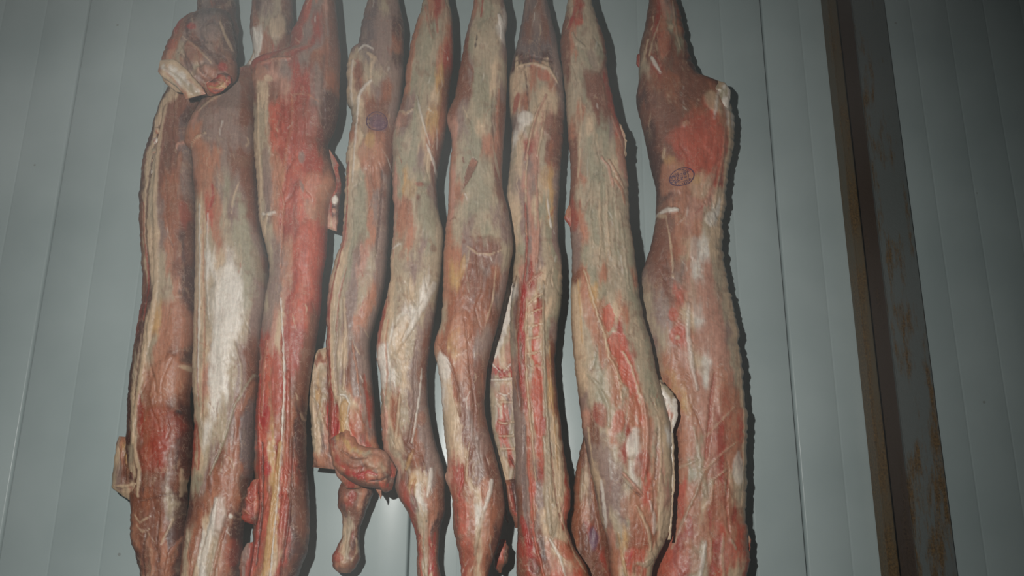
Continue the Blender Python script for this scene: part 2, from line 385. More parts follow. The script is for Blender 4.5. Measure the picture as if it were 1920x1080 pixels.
    rel = rel - lump * 0.0020 * gr; C = C * (1 - 0.22 * gr)[..., None]
    wr = sm(1 - np.abs(fbm(X / 9 + 2 * fbm(X / 30, Y / 30, seed + 34), Y / 11, seed + 35, 3)) * 4, 0.6, 1.0) * sm(vn(X / 40, Y / 50, seed + 36), 0.0, 0.5)
    rel = rel - lump * 0.0005 * wr; C = C * (1 - 0.10 * wr)[..., None]
    # strands of connective tissue and small blood specks
    rs = np.random.RandomState(seed); area = wpx.mean() * abs(Y.max() - Y.min())
    for k in range(int(area / 2800)):
        ci = rs.randint(0, n); cq = rs.uniform(.08, .92)
        x0 = Lx[ci] * (1 - cq) + Rx[ci] * cq; y00 = Ly[ci] * (1 - cq) + Ry[ci] * cq
        ln = rs.uniform(8, 38); an = rs.normal(0, .35); dx = math.sin(an) * ln; dy = math.cos(an) * ln; bend = rs.normal(0, .12) * ln
        lo, hi = max(0, ci - 22), min(n, ci + 22)
        if keyed == 't': lo, hi = 0, n
        m_ = stroke_mask(([(x0 - dx / 2, y00 - dy / 2), (x0 + bend, y00), (x0 + dx / 2, y00 + dy / 2)], rs.uniform(.35, 1.0)), X[lo:hi], Y[lo:hi], seed + k)
        light = rs.rand() < .68
        cc_ = PL['w' if rs.rand() < .3 else 'c'] if light else PL['b' if rs.rand() < .6 else 'r']
        mm = (m_ * rs.uniform(.25, .65))[..., None]
        C[lo:hi] = C[lo:hi] * (1 - mm) + cc_ * mm; rel[lo:hi] = rel[lo:hi] + (0.0003 if light else -0.0005) * m_
    spk = sm(fbm(X / 3.0, Y / 3.5, seed + 37, 2), 0.46, 0.62) * sm(vn(X / 35, Y / 45, seed + 38), 0.1, 0.6)
    C = C * (1 - 0.5 * spk[..., None]) + PL['r'] * 0.6 * (0.5 * spk[..., None])
    # strokes of fat, lean and gristle; some paint highlights and shade
    for k, stt in enumerate(strokes or []):
        if stt[0] == 'p': col, st_, hh = stt[2], stt[3], stt[4]
        elif stt[0] == 'b': col, st_, hh = stt[6], stt[7], (stt[8] if len(stt) > 8 else 0)
        else: col, st_, hh = stt[2], stt[3], (stt[4] if len(stt) > 4 else 0)
        m = stroke_mask(stt, X, Y, seed + 23 + k)
        if col:
            mm = (m * st_)[..., None]; C = C * (1 - mm) + (PL[col] * (1 + 0.10 * stv)[..., None]) * mm
        rel = rel + hh * m
    hr = h + (np.interp((Ly + Ry) / 2, curve[0], curve[1])[:, None] if curve is not None else 0.0)
    P = plan(X0, Y0, hr + 0.25 * d[:, None] + 0 * X0)
    P[..., 1] = -(hr + 0 * X0)
    dep = np.where(FR > 0, d[:, None] * sec + rel * win, -d[:, None] * back * sec)
    P[..., 1] -= dep
    # vertex normals of the whole ring grid
    dT = np.gradient(P, axis=0); dQ = (np.roll(P, -1, 1) - np.roll(P, 1, 1))
    N = np.cross(dQ, dT); ln = np.linalg.norm(N, axis=-1, keepdims=True); N = N / (ln + 1e-12)
    cen = P.mean(1, keepdims=True)
    if ((P - cen) * N).sum() < 0: N = -N; flip = True
    else: flip = False
    return P, np.clip(C, 0.004, 0.9), N, flip, (X, Y), qf

def grid_part(name, G, r0, r1, mat, parent, cap0, cap1):
    P, C, N, flip = G[:4]
    P = P[r0:r1 + 1]; C = C[r0:r1 + 1]; N = N[r0:r1 + 1]
    n, M = P.shape[:2]
    i = np.arange(n - 1)[:, None]; j = np.arange(M)[None]; j2 = (j + 1) % M
    a = i * M + j; b = i * M + j2; c = (i + 1) * M + j2; d = (i + 1) * M + j
    Fq = np.stack([a, b, c, d] if flip is False else [a, d, c, b], -1).reshape(-1, 4)
    V = P.reshape(-1, 3); CC = C.reshape(-1, 3); NN = N.reshape(-1, 3)
    caps = []
    for flag, row in ((cap0, 0), (cap1, n - 1)):
        if flag:
            k = len(V); cpt = P[row].mean(0); V = np.concatenate([V, [cpt]]); CC = np.concatenate([CC, [C[row].mean(0)]])
            up = np.array([0, 0, 1.0 if row == 0 else -1.0]); NN = np.concatenate([NN, [up]])
            for jj in range(M):
                tri = (row * M + jj, row * M + (jj + 1) % M, k)
                caps.append(tri if (row == 0) == flip else tri[::-1])
    return mesh_obj(name, V, Fq, caps, mat, parent, CC, NN)

STEP = 2.6
SURF = {}
def carcass(left, right, h, rows, strokes, seed, cuts, label, **kw):
    """left/right: outline points (x, y). cuts: list of (name, y_end) from top to bottom"""
    root = bpy.data.objects.new('hanging_carcass', None); COL.objects.link(root)
    root['label'] = label; root['category'] = 'carcass'; root['group'] = 'meat carcasses hanging in a row along the wall'
    ly = [p[1] for p in left]; ry = [p[1] for p in right]
    y0, y1 = max(ly[0], ry[0]), min(ly[-1], ry[-1])
    n = int((y1 - y0) / STEP) + 1
    y = np.linspace(y0, y1, n)
    Lx = catmull(ly, [p[0] for p in left], y); Rx = catmull(ry, [p[0] for p in right], y)
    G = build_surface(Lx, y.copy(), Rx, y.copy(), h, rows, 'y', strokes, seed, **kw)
    base = G[0][0].mean(0); root.location = base
    r = 0
    for k, (nm, ye) in enumerate(cuts):
        r1 = n - 1 if k == len(cuts) - 1 else int(np.searchsorted(y, ye))
        o = grid_part(nm, G, r, r1, MEAT, root, k == 0, k == len(cuts) - 1)
        o.matrix_parent_inverse = Matrix.Translation(base).inverted()
        r = r1
    root['_base'] = [float(v) for v in base]
    SURF[root.name] = (G, y0, y1)
    return root

def extra(parent, name, pairs, h, rows, strokes, seed, label=None, mat=None, step=2.6, closed=(True, True), **kw):
    """a smaller piece: pairs (lx, ly, rx, ry) along its length, colours keyed 0..1"""
    pr = np.array(pairs, float)
    mid = (pr[:, :2] + pr[:, 2:]) / 2
    dl = np.concatenate([[0], np.cumsum(np.maximum(1.0, np.hypot(*np.diff(mid, axis=0).T)))]); L = dl[-1]
    n = max(10, int(L / step)); t = np.linspace(0, L, n)
    cc = [catmull(dl, pr[:, k], t) for k in range(4)]
    wmax = np.hypot(pr[:, 2] - pr[:, 0], pr[:, 3] - pr[:, 1]).max()
    kw.setdefault('ncf', int(min(84, max(22, wmax / 1.6)))); kw.setdefault('nb', 12); kw.setdefault('round_ends', (0.14, 0.14))
    G = build_surface(cc[0], cc[1], cc[2], cc[3], h, rows, 't', strokes, seed, **kw)
    o = grid_part(name, G, 0, n - 1, mat or MEAT, parent, *closed)
    root = parent
    while root.parent is not None: root = root.parent
    o.matrix_parent_inverse = Matrix.Translation(Vector(root['_base'])).inverted() if parent is root else Matrix()
    if label: o['label'] = label
    return o

FONT = {'O': '75557', 'X': '55255', 'B': '65656', 'M': '57755', 'E': '74647', 'G': '74557', '2': '71747', '8': '75757', '0': '75557', 'C': '74447'}
def glyph(ch, u, v):
    """ink of a 3 x 5 letter, u and v running 0..1"""
    rows = FONT[ch]; r = np.clip((v * 5).astype(int), 0, 4); c = np.clip((u * 3).astype(int), 0, 2)
    t = np.array([[(int(rows[a]) >> (2 - k)) & 1 for k in range(3)] for a in range(5)])
    return (t[r, c] == 1) & (u >= 0) & (u < 1) & (v >= 0) & (v < 1)

INK = plain('purple_stamp_ink', (0.085, 0.028, 0.060), 0.5)
def stamp(root, cx, cy, rx, ry, ang, centre, top, bottom, seed, wear, label):
    """inked oval pressed on the skin: a mesh of ink cells lying on the carcass surface"""
    G, y0, y1 = SURF[root.name]; P, _, N, flip, (X, Y), qf = G; n = P.shape[0]; nc = len(qf)
    cs = 0.36; nu = int(2.3 * rx / cs); nv = int(2.3 * ry / cs)
    uu, vv = np.meshgrid((np.arange(nu) + .5) / nu * 2.3 - 1.15, (np.arange(nv) + .5) / nv * 2.3 - 1.15)
    e = np.hypot(uu, vv); th = np.arctan2(uu, -vv)
    ink = (e > .91) & (e < 1.02)
    for k, ch in enumerate(top):
        a0 = (-1.15 + 2.3 * k / len(top)); w_ = 2.3 / len(top) * .78
        ink |= glyph(ch, (th - a0) / w_, (.86 - e) / .26)
    th2 = np.arctan2(uu, vv)
    for k, ch in enumerate(bottom):
        a0 = (-1.0 + 2.0 * k / len(bottom)); w_ = 2.0 / len(bottom) * .78
        ink |= glyph(ch, (th2 - a0) / w_, (e - .60) / .26)
    for j, row in enumerate(centre):
        for k, ch in enumerate(row):
            ink |= glyph(ch, (uu - (-.42 + .84 * k / len(row))) / (.84 / len(row) * .74), (vv - (-.40 + .42 * j)) / .32)
    ink |= (e > .52) & (e < .56) & (np.abs(th) > .3)
    nz_ = fbm(uu * 3 + 7, vv * 3, seed, 3)
    ink &= (nz_ > wear) | (e > .93)
    ink |= (e > .60) & (e < 1.0) & (th < -.9) & (th > -2.2) & (fbm(uu * 9, vv * 9, seed + 3, 2) > .05)
    vi, ui = np.nonzero(ink); a = math.radians(ang)
    k = np.arange(len(vi)); cu = np.stack([ui, ui + 1, ui + 1, ui], 1) / nu * 2.3 - 1.15; cv = np.stack([vi, vi, vi + 1, vi + 1], 1) / nv * 2.3 - 1.15
    px = cx + cu * rx * math.cos(a) - cv * ry * math.sin(a); py = cy + cu * rx * math.sin(a) + cv * ry * math.cos(a)
    r = np.clip(np.interp(py, Y[:, nc // 2], np.arange(n)), 0, n - 1.001); ri = r.astype(int); rf = (r - ri)[..., None]
    Lx = X[ri, 0]; Rx = X[ri, nc - 1]; q = (px - Lx) / (Rx - Lx)
    c = np.clip(np.interp(q, qf, np.arange(nc)), 0, nc - 1.001); ci = c.astype(int); cf = (c - ci)[..., None]
    def bil(A): return (A[ri, ci] * (1 - cf) + A[ri, ci + 1] * cf) * (1 - rf) + (A[ri + 1, ci] * (1 - cf) + A[ri + 1, ci + 1] * cf) * rf
    V = (bil(P) + bil(N) * 0.0005).reshape(-1, 3)
    o = mesh_obj('inspection_stamp', V, np.arange(len(V)).reshape(-1, 4)[:, ::-1], [], INK, root, None, None, smooth=False)
    o.matrix_parent_inverse = Matrix.Translation(Vector(root['_base'])).inverted(); o['label'] = label
    return o

# ------------------------------------------------------------------ the nine carcasses, left to right
UP = -150
# 1 -------- leftmost: flank rolled up over the hock, split backbone down the left edge
c1 = carcass(
    [(384, UP), (378, -60), (371, 0), (368, 50), (362, 100), (332, 145), (306, 185), (288, 240), (270, 300), (262, 380), (264, 450), (269, 540), (261, 600),
     (248, 680), (240, 760), (238, 830), (240, 900), (246, 960), (246, 1000), (256, 1040), (266, 1080), (280, 1160), (290, 1230)],
    [(424, UP), (430, -60), (438, 0), (444, 60), (440, 104), (398, 142), (380, 185), (362, 240), (362, 300), (364, 400), (365, 480), (364, 560), (362, 640), (356, 700),
     (352, 760), (357, 820), (353, 880), (346, 920), (346, 970), (348, 1020), (338, 1080), (322, 1160), (316, 1230)],
    0.13,
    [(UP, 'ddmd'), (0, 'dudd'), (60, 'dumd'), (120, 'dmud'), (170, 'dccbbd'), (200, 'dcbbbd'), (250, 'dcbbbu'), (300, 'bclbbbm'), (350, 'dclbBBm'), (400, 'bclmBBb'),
     (450, 'bccmoBd'), (500, 'bcclobd'), (540, 'bdlllod'), (600, 'rdcyooBd'), (650, 'bdcloobd'), (700, 'dlcoooBd'), (735, 'dclBooBb'), (770, 'dlrBBBbd'),  # dark last letters paint shade where this side curves away
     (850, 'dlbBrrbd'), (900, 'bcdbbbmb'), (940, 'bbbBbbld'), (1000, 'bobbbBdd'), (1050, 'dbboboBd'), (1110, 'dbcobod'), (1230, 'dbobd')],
    [([(296, 235), (284, 300), (276, 360), (272, 420), (279, 520), (270, 590), (262, 660), (252, 740)], 3.5, 'd', .75, -.0025),
     ([(310, 200), (300, 250), (294, 310), (291, 380), (293, 450), (294, 520), (284, 600), (272, 660), (262, 720), (250, 790), (246, 830)], 7, 'c', .75, .003),
     ([(268, 380), (268, 440), (276, 500), (278, 540), (268, 600)], 2.5, 'r', .7, .001),
     ([(350, 262), (357, 300), (362, 350), (361, 420)], 5, 'u', .8, -.004),  # grey stroke paints the shade beside the next carcass
     ([(330, 275), (333, 268), (352, 262)], 4, 'p', .8, .003), ([(336, 285), (330, 330), (338, 380)], 8, 'o', .4, .003),
     ('b', 342, 400, 9, 28, 0, 'r', .5, 0), ('b', 350, 460, 8, 40, 0, 'b', .6, 0), ('b', 335, 610, 22, 50, 5, 'o', .6, .003),
     ('b', 318, 705, 32, 42, 10, 'o', .75, .004), ('b', 345, 688, 12, 5, 10, 'c', .9, .002), ('b', 330, 774, 6, 6, 0, 'k', .95, -.003),
     ('b', 300, 800, 38, 40, 20, 'r', .45, .003), ('b', 285, 855, 25, 35, 0, 'r', .5, .002), ([(248, 745), (247, 800), (252, 840), (262, 880), (258, 930)], 6, 'c', .9, .002),
     ([(335, 880), (334, 910), (332, 930)], 4, 'c', .6, .001), ([(252, 965), (262, 980), (285, 966)], 2.5, 'c', .6, .001), ([(256, 985), (268, 998), (280, 992)], 2, 'c', .5, .001),
     ([(322, 975), (312, 1000), (304, 1020)], 3, 'c', .6, .001), ([(300, 1020), (292, 1050), (284, 1080)], 5, 'o', .6, .002), ([(335, 1010), (318, 1040), (312, 1080)], 5, 'o', .5, .003),
     ([(262, 940), (300, 930), (330, 925)], 3, 'd', .5, -.002), ([(276, 1000), (268, 1040), (272, 1080)], 2.5, 'd', .6, -.0015), ([(300, 960), (296, 1010), (300, 1060)], 2.5, 'd', .5, -.0015)],
    11, [('hind_leg', 330), ('loin', 640), ('shoulder', 960), ('foreleg', 1230)],
    'leftmost carcass side, flank rolled into a lump at its top', ragl=1.1, curve=([-200, 1300], [0, 0]))
lump = extra(c1, 'flank_roll', [(382, 14, 424, 20), (345, 36, 432, 40), (322, 66, 438, 76), (308, 96, 442, 116), (300, 126, 440, 140), (306, 150, 420, 164), (330, 172, 395, 180)], 0.235,
      [(0, 'uuud'), (.15, 'bduuud'), (.3, 'rbdmuudd'), (.45, 'bBmbumbd'), (.6, 'bolmbmdb'), (.75, 'olomlmbb'), (1, 'ccbbb')],
      [([(345, 62), (380, 85), (402, 110), (420, 135)], 4, 'd', .6, -.004), ([(340, 66), (372, 92), (396, 118)], 3, 'c', .6, .002), ('b', 356, 46, 10, 8, 0, 'x', .7, .001),
       ('b', 362, 100, 16, 26, -25, 'B', .6, .006), ('b', 388, 135, 18, 16, 0, 'o', .5, .006), ([(338, 84), (352, 112), (366, 140)], 3, 'd', .5, -.004), ('b', 398, 60, 22, 18, 30, 'm', .6, .004),
       ([(412, 40), (420, 65), (430, 85)], 4, 'c', .6, .002), ('b', 414, 122, 9, 9, 0, 'x', .6, .001), ([(352, 60), (372, 74), (396, 80)], 2.5, 'd', .6, -.004), ([(330, 96), (344, 104), (350, 124)], 3, 'd', .6, -.004), ([(392, 96), (410, 100), (428, 112)], 3, 'd', .6, -.004), ([(374, 112), (378, 134), (396, 150)], 3, 'd', .6, -.004), ('b', 318, 78, 12, 12, 0, 'r', .5, .002)],
      12, depth=.75, ragl=2, ragr=1.5, lump=2.0, round_ends=(.25, .25))
extra(c1, 'tendon', [(296, 134, 300, 114), (303, 143, 322, 112), (318, 152, 346, 126), (334, 165, 362, 144), (344, 178, 378, 162), (348, 186, 386, 176)], 0.290,
      [(0, 'oc'), (.3, 'cwc'), (.6, 'lwwc'), (1, 'oclp')], [([(306, 124), (330, 140), (350, 162), (366, 180)], 3, 'l', .7, -.002), ([(312, 136), (330, 154), (346, 176)], 2, 'o', .6, -.002)], 13, label='cream strap of tendon across the lump', mat=FAT, lump=1.0, depth=.55)
extra(c1, 'cut_fat', [(384, 158, 404, 138), (388, 170, 420, 138), (400, 176, 432, 142), (418, 170, 434, 154)], 0.270,
      [(0, 'bdrb'), (.3, 'rRbxd'), (.6, 'RyxoRd'), (1, 'ryor')], [([(392, 160), (408, 162), (426, 150)], 2, 'y', .8, .003), ([(398, 168), (412, 168)], 2, 'd', .8, -.003), ([(404, 146), (414, 156), (412, 166)], 1.6, 'c', .7, .002), ([(420, 144), (424, 156)], 1.5, 'x', .8, -.002)], 14, label='bright red cut end with yellow fat', lump=3.0, depth=.45, ragl=2, ragr=2.5)
extra(c1, 'breast_flap', [(222, 818, 250, 820), (216, 845, 262, 838), (213, 880, 268, 862), (209, 912, 282, 885), (224, 926, 292, 900), (240, 938, 280, 922)], 0.15,
      [(0, 'mod'), (.25, 'coyd'), (.5, 'lmBdc'), (.75, 'cmbdpc'), (1, 'ccpclm')],
      [([(240, 824), (232, 860), (236, 900)], 4, 'd', .6, -.004), ([(262, 842), (268, 870), (262, 900), (250, 920)], 5, 'c', .8, .003), ([(214, 912), (236, 912), (262, 905)], 4, 'c', .7, .003)],
      15, depth=.6, ragl=1.2)
random.seed(3)
def vertebrae(parent, pts, n, r, h, seed, tint=('c', 'w', 'l')):
    P = np.array(pts, float); dl = np.concatenate([[0], np.cumsum(np.hypot(*np.diff(P, axis=0).T))])
    rs = np.random.RandomState(seed)
    for i in range(n):
        s = dl[-1] * (i + .5) / n
        x = np.interp(s, dl, P[:, 0]); y = np.interp(s, dl, P[:, 1])
        a = r * rs.uniform(.8, 1.25); b = dl[-1] / n * rs.uniform(.30, .42)
        k = tint[i % len(tint)]
        extra(parent, 'vertebra', [(x - a * .5, y - b, x + a * .5, y - b), (x - a, y - b * .5, x + a * rs.uniform(.8, 1.4), y - b * .3), (x - a, y + b * .4, x + a, y + b * .5), (x - a * .5, y + b, x + a * .5, y + b)],
              h, [(0, k + k), (.5, 'p' + k), (1, k + 'o')], [], seed + i, mat=FAT, step=1.5, ncf=14, nb=5, round_ends=(.4, .4), ragl=.4, ragr=.4, depth=1.1)
vertebrae(c1, [(296, 235), (291, 275), (288, 330), (287, 380), (289, 430), (292, 480), (290, 530)], 15, 5.0, 0.172, 300)

# 2 -------- pale carcass, outer side, white fat and painted sheen over the ribs
c2 = carcass(
    [(488, UP), (482, -60), (475, 0), (469, 55), (474, 95), (462, 128), (420, 145), (396, 168), (370, 205), (348, 250), (346, 268), (360, 285), (364, 340), (367, 400), (366, 500), (364, 600),
     (362, 700), (365, 790), (362, 860), (356, 940), (345, 1010), (339, 1080), (344, 1150), (352, 1230)],
    [(532, UP), (540, -60), (546, 0), (548, 60), (542, 100), (512, 122), (482, 150), (478, 180), (477, 230), (476, 300), (480, 380), (486, 430), (499, 490), (499, 540), (491, 600), (485, 660), (480, 740), (476, 800),
     (474, 850), (471, 890), (462, 950), (452, 1000), (450, 1060), (449, 1100), (446, 1150), (438, 1230)],
    0.115,
    [(UP, 'bmlb'), (0, 'bdmlb'), (45, 'bBllmd'), (75, 'wwBlb'), (105, 'cwBrbb'), (140, 'mmmbb'), (170, 'mommb'), (210, 'pmmmmb'), (255, 'oommmm'), (300, 'pooombb'), (350, 'boomgmb'),
     (400, 'lcRolmgb'), (450, 'cclolggm'), (490, 'ccwcwlgb'), (540, 'cclwwwgm'), (600, 'cclwwwlm'), (660, 'clcwwlmb'), (720, 'lcpwwlmb'), (770, 'clcwlmBu'), (810, 'rlwllmBu'),
     (860, 'rclmbBBu'), (900, 'lgmbBBBd'), (940, 'dbbBoBBd'), (975, 'dbBcwBbd'), (1020, 'blBwclBd'), (1080, 'bcocwloBd'), (1150, 'bclwloB'), (1230, 'bllo')],
    [([(474, 50), (476, 80), (484, 112)], 7, 'w', .85, .004), ('b', 520, 50, 16, 26, 10, 'c', .7, .004), ('b', 500, 85, 12, 22, 0, 'B', .7, -.002),
     ([(398, 345), (400, 370), (394, 388)], 4, 'x', .75, -.001), ([(352, 272), (365, 258), (385, 250)], 3, 'c', .7, .003), ([(372, 205), (390, 190), (415, 178)], 3, 'c', .6, .002),
     ([(372, 380), (373, 500), (371, 620), (370, 740)], 3.5, 'w', .75, .002), ([(380, 400), (381, 520), (384, 640), (380, 780)], 2.5, 'o', .6, -.0015), ([(390, 400), (388, 520), (392, 600)], 3, 'w', .6, .002),
     ([(366, 560), (368, 680), (372, 760)], 2, 'r', .5, -.001), ([(366, 790), (374, 840), (372, 880)], 4, 'r', .7, -.001),
     ('b', 425, 580, 32, 95, 0, 'w', .6, .003), ('b', 412, 680, 22, 70, 6, 'w', .45, .002), ([(448, 340), (438, 370), (434, 400)], 2, 'c', .7, .001), ([(470, 700), (440, 760), (420, 830), (395, 890)], 3, 'g', .7, -.002),  # white blobs paint fat together with its flash highlight
     ([(452, 770), (462, 740), (470, 715)], 5, 'o', .5, .002), ('b', 466, 470, 14, 60, -20, 'g', .55, -.002), ('b', 412, 965, 14, 40, 8, 'w', .5, .004),
     ([(408, 935), (400, 990), (386, 1040), (380, 1085)], 10, 'w', .75, .004), ([(378, 990), (372, 1030), (360, 1080)], 5, 'B', .7, -.003), ([(420, 990), (408, 1040), (400, 1085)], 5, 'B', .6, -.003),
     ('b', 432, 968, 4, 5, 0, 'w', .9, .002), ('b', 432, 1040, 12, 28, 5, 'r', .4, 0), ([(440, 640), (452, 690), (450, 740)], 3, 'l', .6, .002)],
    31, [('hind_leg', 330), ('loin', 640), ('ribs', 880), ('foreleg', 1230)],
    'pale carcass side second from the left, large patch of white fat and painted sheen on its ribs', ragl=.8, ragr=.6, curve=([-200, 130, 215, 1300], [0, 0, .06, .065]))

# 3 -------- deep red carcass with split backbone showing yellow fat
c3 = carcass(
    [(582, UP), (578, -60), (572, 0), (560, 40), (546, 68), (542, 96), (520, 106), (486, 113), (471, 124), (472, 150), (475, 200), (478, 300), (484, 380), (488, 420), (498, 460), (505, 510), (498, 560),
     (488, 640), (483, 740), (478, 820), (476, 880), (482, 930), (478, 980), (470, 1040), (464, 1080), (466, 1150), (476, 1230)],
    [(618, UP), (622, -60), (628, 0), (632, 50), (636, 110), (634, 165), (634, 190), (624, 240), (612, 268), (618, 300), (628, 340), (616, 375), (611, 420), (610, 470), (602, 520), (600, 570), (590, 640), (577, 720),
     (571, 800), (571, 860), (575, 920), (577, 980), (574, 1030), (562, 1062), (552, 1100), (540, 1160), (530, 1230)],
    0.215,
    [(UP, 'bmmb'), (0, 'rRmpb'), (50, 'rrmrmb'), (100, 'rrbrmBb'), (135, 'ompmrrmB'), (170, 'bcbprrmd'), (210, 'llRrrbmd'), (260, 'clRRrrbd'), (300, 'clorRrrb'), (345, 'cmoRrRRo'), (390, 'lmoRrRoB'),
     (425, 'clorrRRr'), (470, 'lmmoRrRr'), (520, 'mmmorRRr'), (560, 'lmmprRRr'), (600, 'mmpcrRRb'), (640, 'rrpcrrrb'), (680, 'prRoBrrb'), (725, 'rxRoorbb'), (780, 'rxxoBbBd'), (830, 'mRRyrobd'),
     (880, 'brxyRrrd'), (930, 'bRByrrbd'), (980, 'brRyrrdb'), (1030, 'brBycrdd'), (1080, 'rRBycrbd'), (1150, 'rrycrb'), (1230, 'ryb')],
    [([(545, 108), (510, 110), (480, 118), (474, 130)], 4, 'o', .6, .004), ('b', 488, 134, 15, 14, 0, 'o', .7, .004), ('b', 502, 145, 9, 6, 20, 'c', .7, .001),
     ([(548, 178), (575, 175), (600, 190)], 2.2, 'o', .8, .001), ([(548, 185), (546, 240), (536, 290), (530, 340)], 5, 'y', .25, .001), ([(480, 170), (480, 260), (484, 330), (484, 400), (487, 440)], 3.5, 'c', .8, .003),
     ([(500, 165), (495, 210), (500, 260)], 3, 'c', .6, .002), ('b', 500, 330, 10, 60, -5, 'm', .75, .002), ([(488, 398), (500, 400), (516, 398)], 4, 'w', .75, .004), ([(498, 402), (492, 420), (490, 436)], 6, 'c', .85, .003),
     ([(512, 290), (522, 340), (532, 380), (528, 430), (526, 500)], 3, 'o', .7, -.003), ([(605, 10), (612, 90), (604, 160)], 4, 'B', .5, -.003), ([(606, 100), (602, 180), (606, 240)], 5, 'd', .4, -.004),
     ('b', 560, 240, 40, 60, 15, 'r', .5, .003), ('b', 590, 345, 22, 28, 0, 'o', .55, .004), ('b', 565, 295, 6, 12, 0, 'm', .8, 0), ('b', 566, 350, 4, 12, -15, 'm', .8, 0), ('b', 575, 470, 24, 55, 0, 'R', .5, .003),
     ('b', 520, 720, 12, 70, 0, 'x', .6, .001), ([(527, 560), (532, 640), (534, 720), (530, 800), (526, 880), (520, 950), (514, 1010), (508, 1085)], 2.4, 'w', .9, .003),
     ([(526, 830), (520, 900), (510, 970), (502, 1030), (494, 1100)], 8, 'y', .9, .003), ([(541, 700), (540, 800), (536, 900), (528, 980), (522, 1080)], 6, 'R', .45, .003),
     ([(500, 640), (492, 700), (490, 780)], 5, 'o', .5, .002), ([(484, 700), (482, 800), (488, 880), (486, 960), (474, 1040), (468, 1085)], 5, 'r', .8, .004),
     ([(492, 830), (494, 900), (490, 980), (480, 1060)], 3, 'd', .8, -.003), ([(548, 820), (548, 920), (538, 1000), (526, 1080)], 3, 'd', .7, -.004), ('b', 556, 940, 14, 70, -3, 'b', .5, .003),
     ([(568, 880), (574, 940), (570, 1010)], 2.5, 'o', .6, .001)],
    51, [('hind_leg', 360), ('loin', 640), ('neck', 1230)],
    'deep red carcass side third from the left, yellow fat down its split neck', ragl=1.3, ragr=.6, curve=([-200, 150, 420, 1300], [0, 0, -.03, -.03]))
extra(c3, 'diaphragm_scrap', [(608, 280, 614, 276), (612, 300, 630, 296), (616, 322, 637, 322), (619, 350, 640, 350), (614, 385, 637, 385), (611, 412, 634, 414), (612, 428, 632, 434)], 0.175,
      [(0, 'rp'), (.3, 'rmr'), (.55, 'mmrd'), (.75, 'mrd'), (1, 'pcp')],
      [([(614, 285), (626, 320), (622, 360)], 2.5, 'l', .7, .002), ('b', 628, 376, 6, 9, 10, 'w', .98, .004), ('b', 626, 395, 4, 5, 0, 'p', .9, .002), ([(612, 424), (634, 432)], 3, 'p', .9, .003)],
      52, label='dark red scrap with a white bone end', depth=.8, ragl=1.5, ragr=1.5)
extra(c3, 'neck_flap', [(474, 900, 484, 898), (462, 920, 484, 918), (455, 945, 486, 945), (452, 968, 484, 970), (456, 978, 480, 985)], 0.235,
      [(0, 'rr'), (.5, 'drR'), (1, 'rrd')], [([(458, 930), (472, 945), (482, 935)], 2, 'o', .6, .002), ([(455, 955), (470, 965)], 2, 'o', .6, .002)], 54, label='bright red ragged flap', depth=.7, ragl=2.5)
extra(c3, 'neck_flap', [(464, 1018, 476, 1016), (454, 1034, 474, 1034), (450, 1060, 470, 1060), (452, 1090, 466, 1090), (458, 1110, 466, 1110)], 0.235,
      [(0, 'mr'), (.5, 'bmr'), (1, 'rrd')], [], 55, depth=.8, ragl=2)

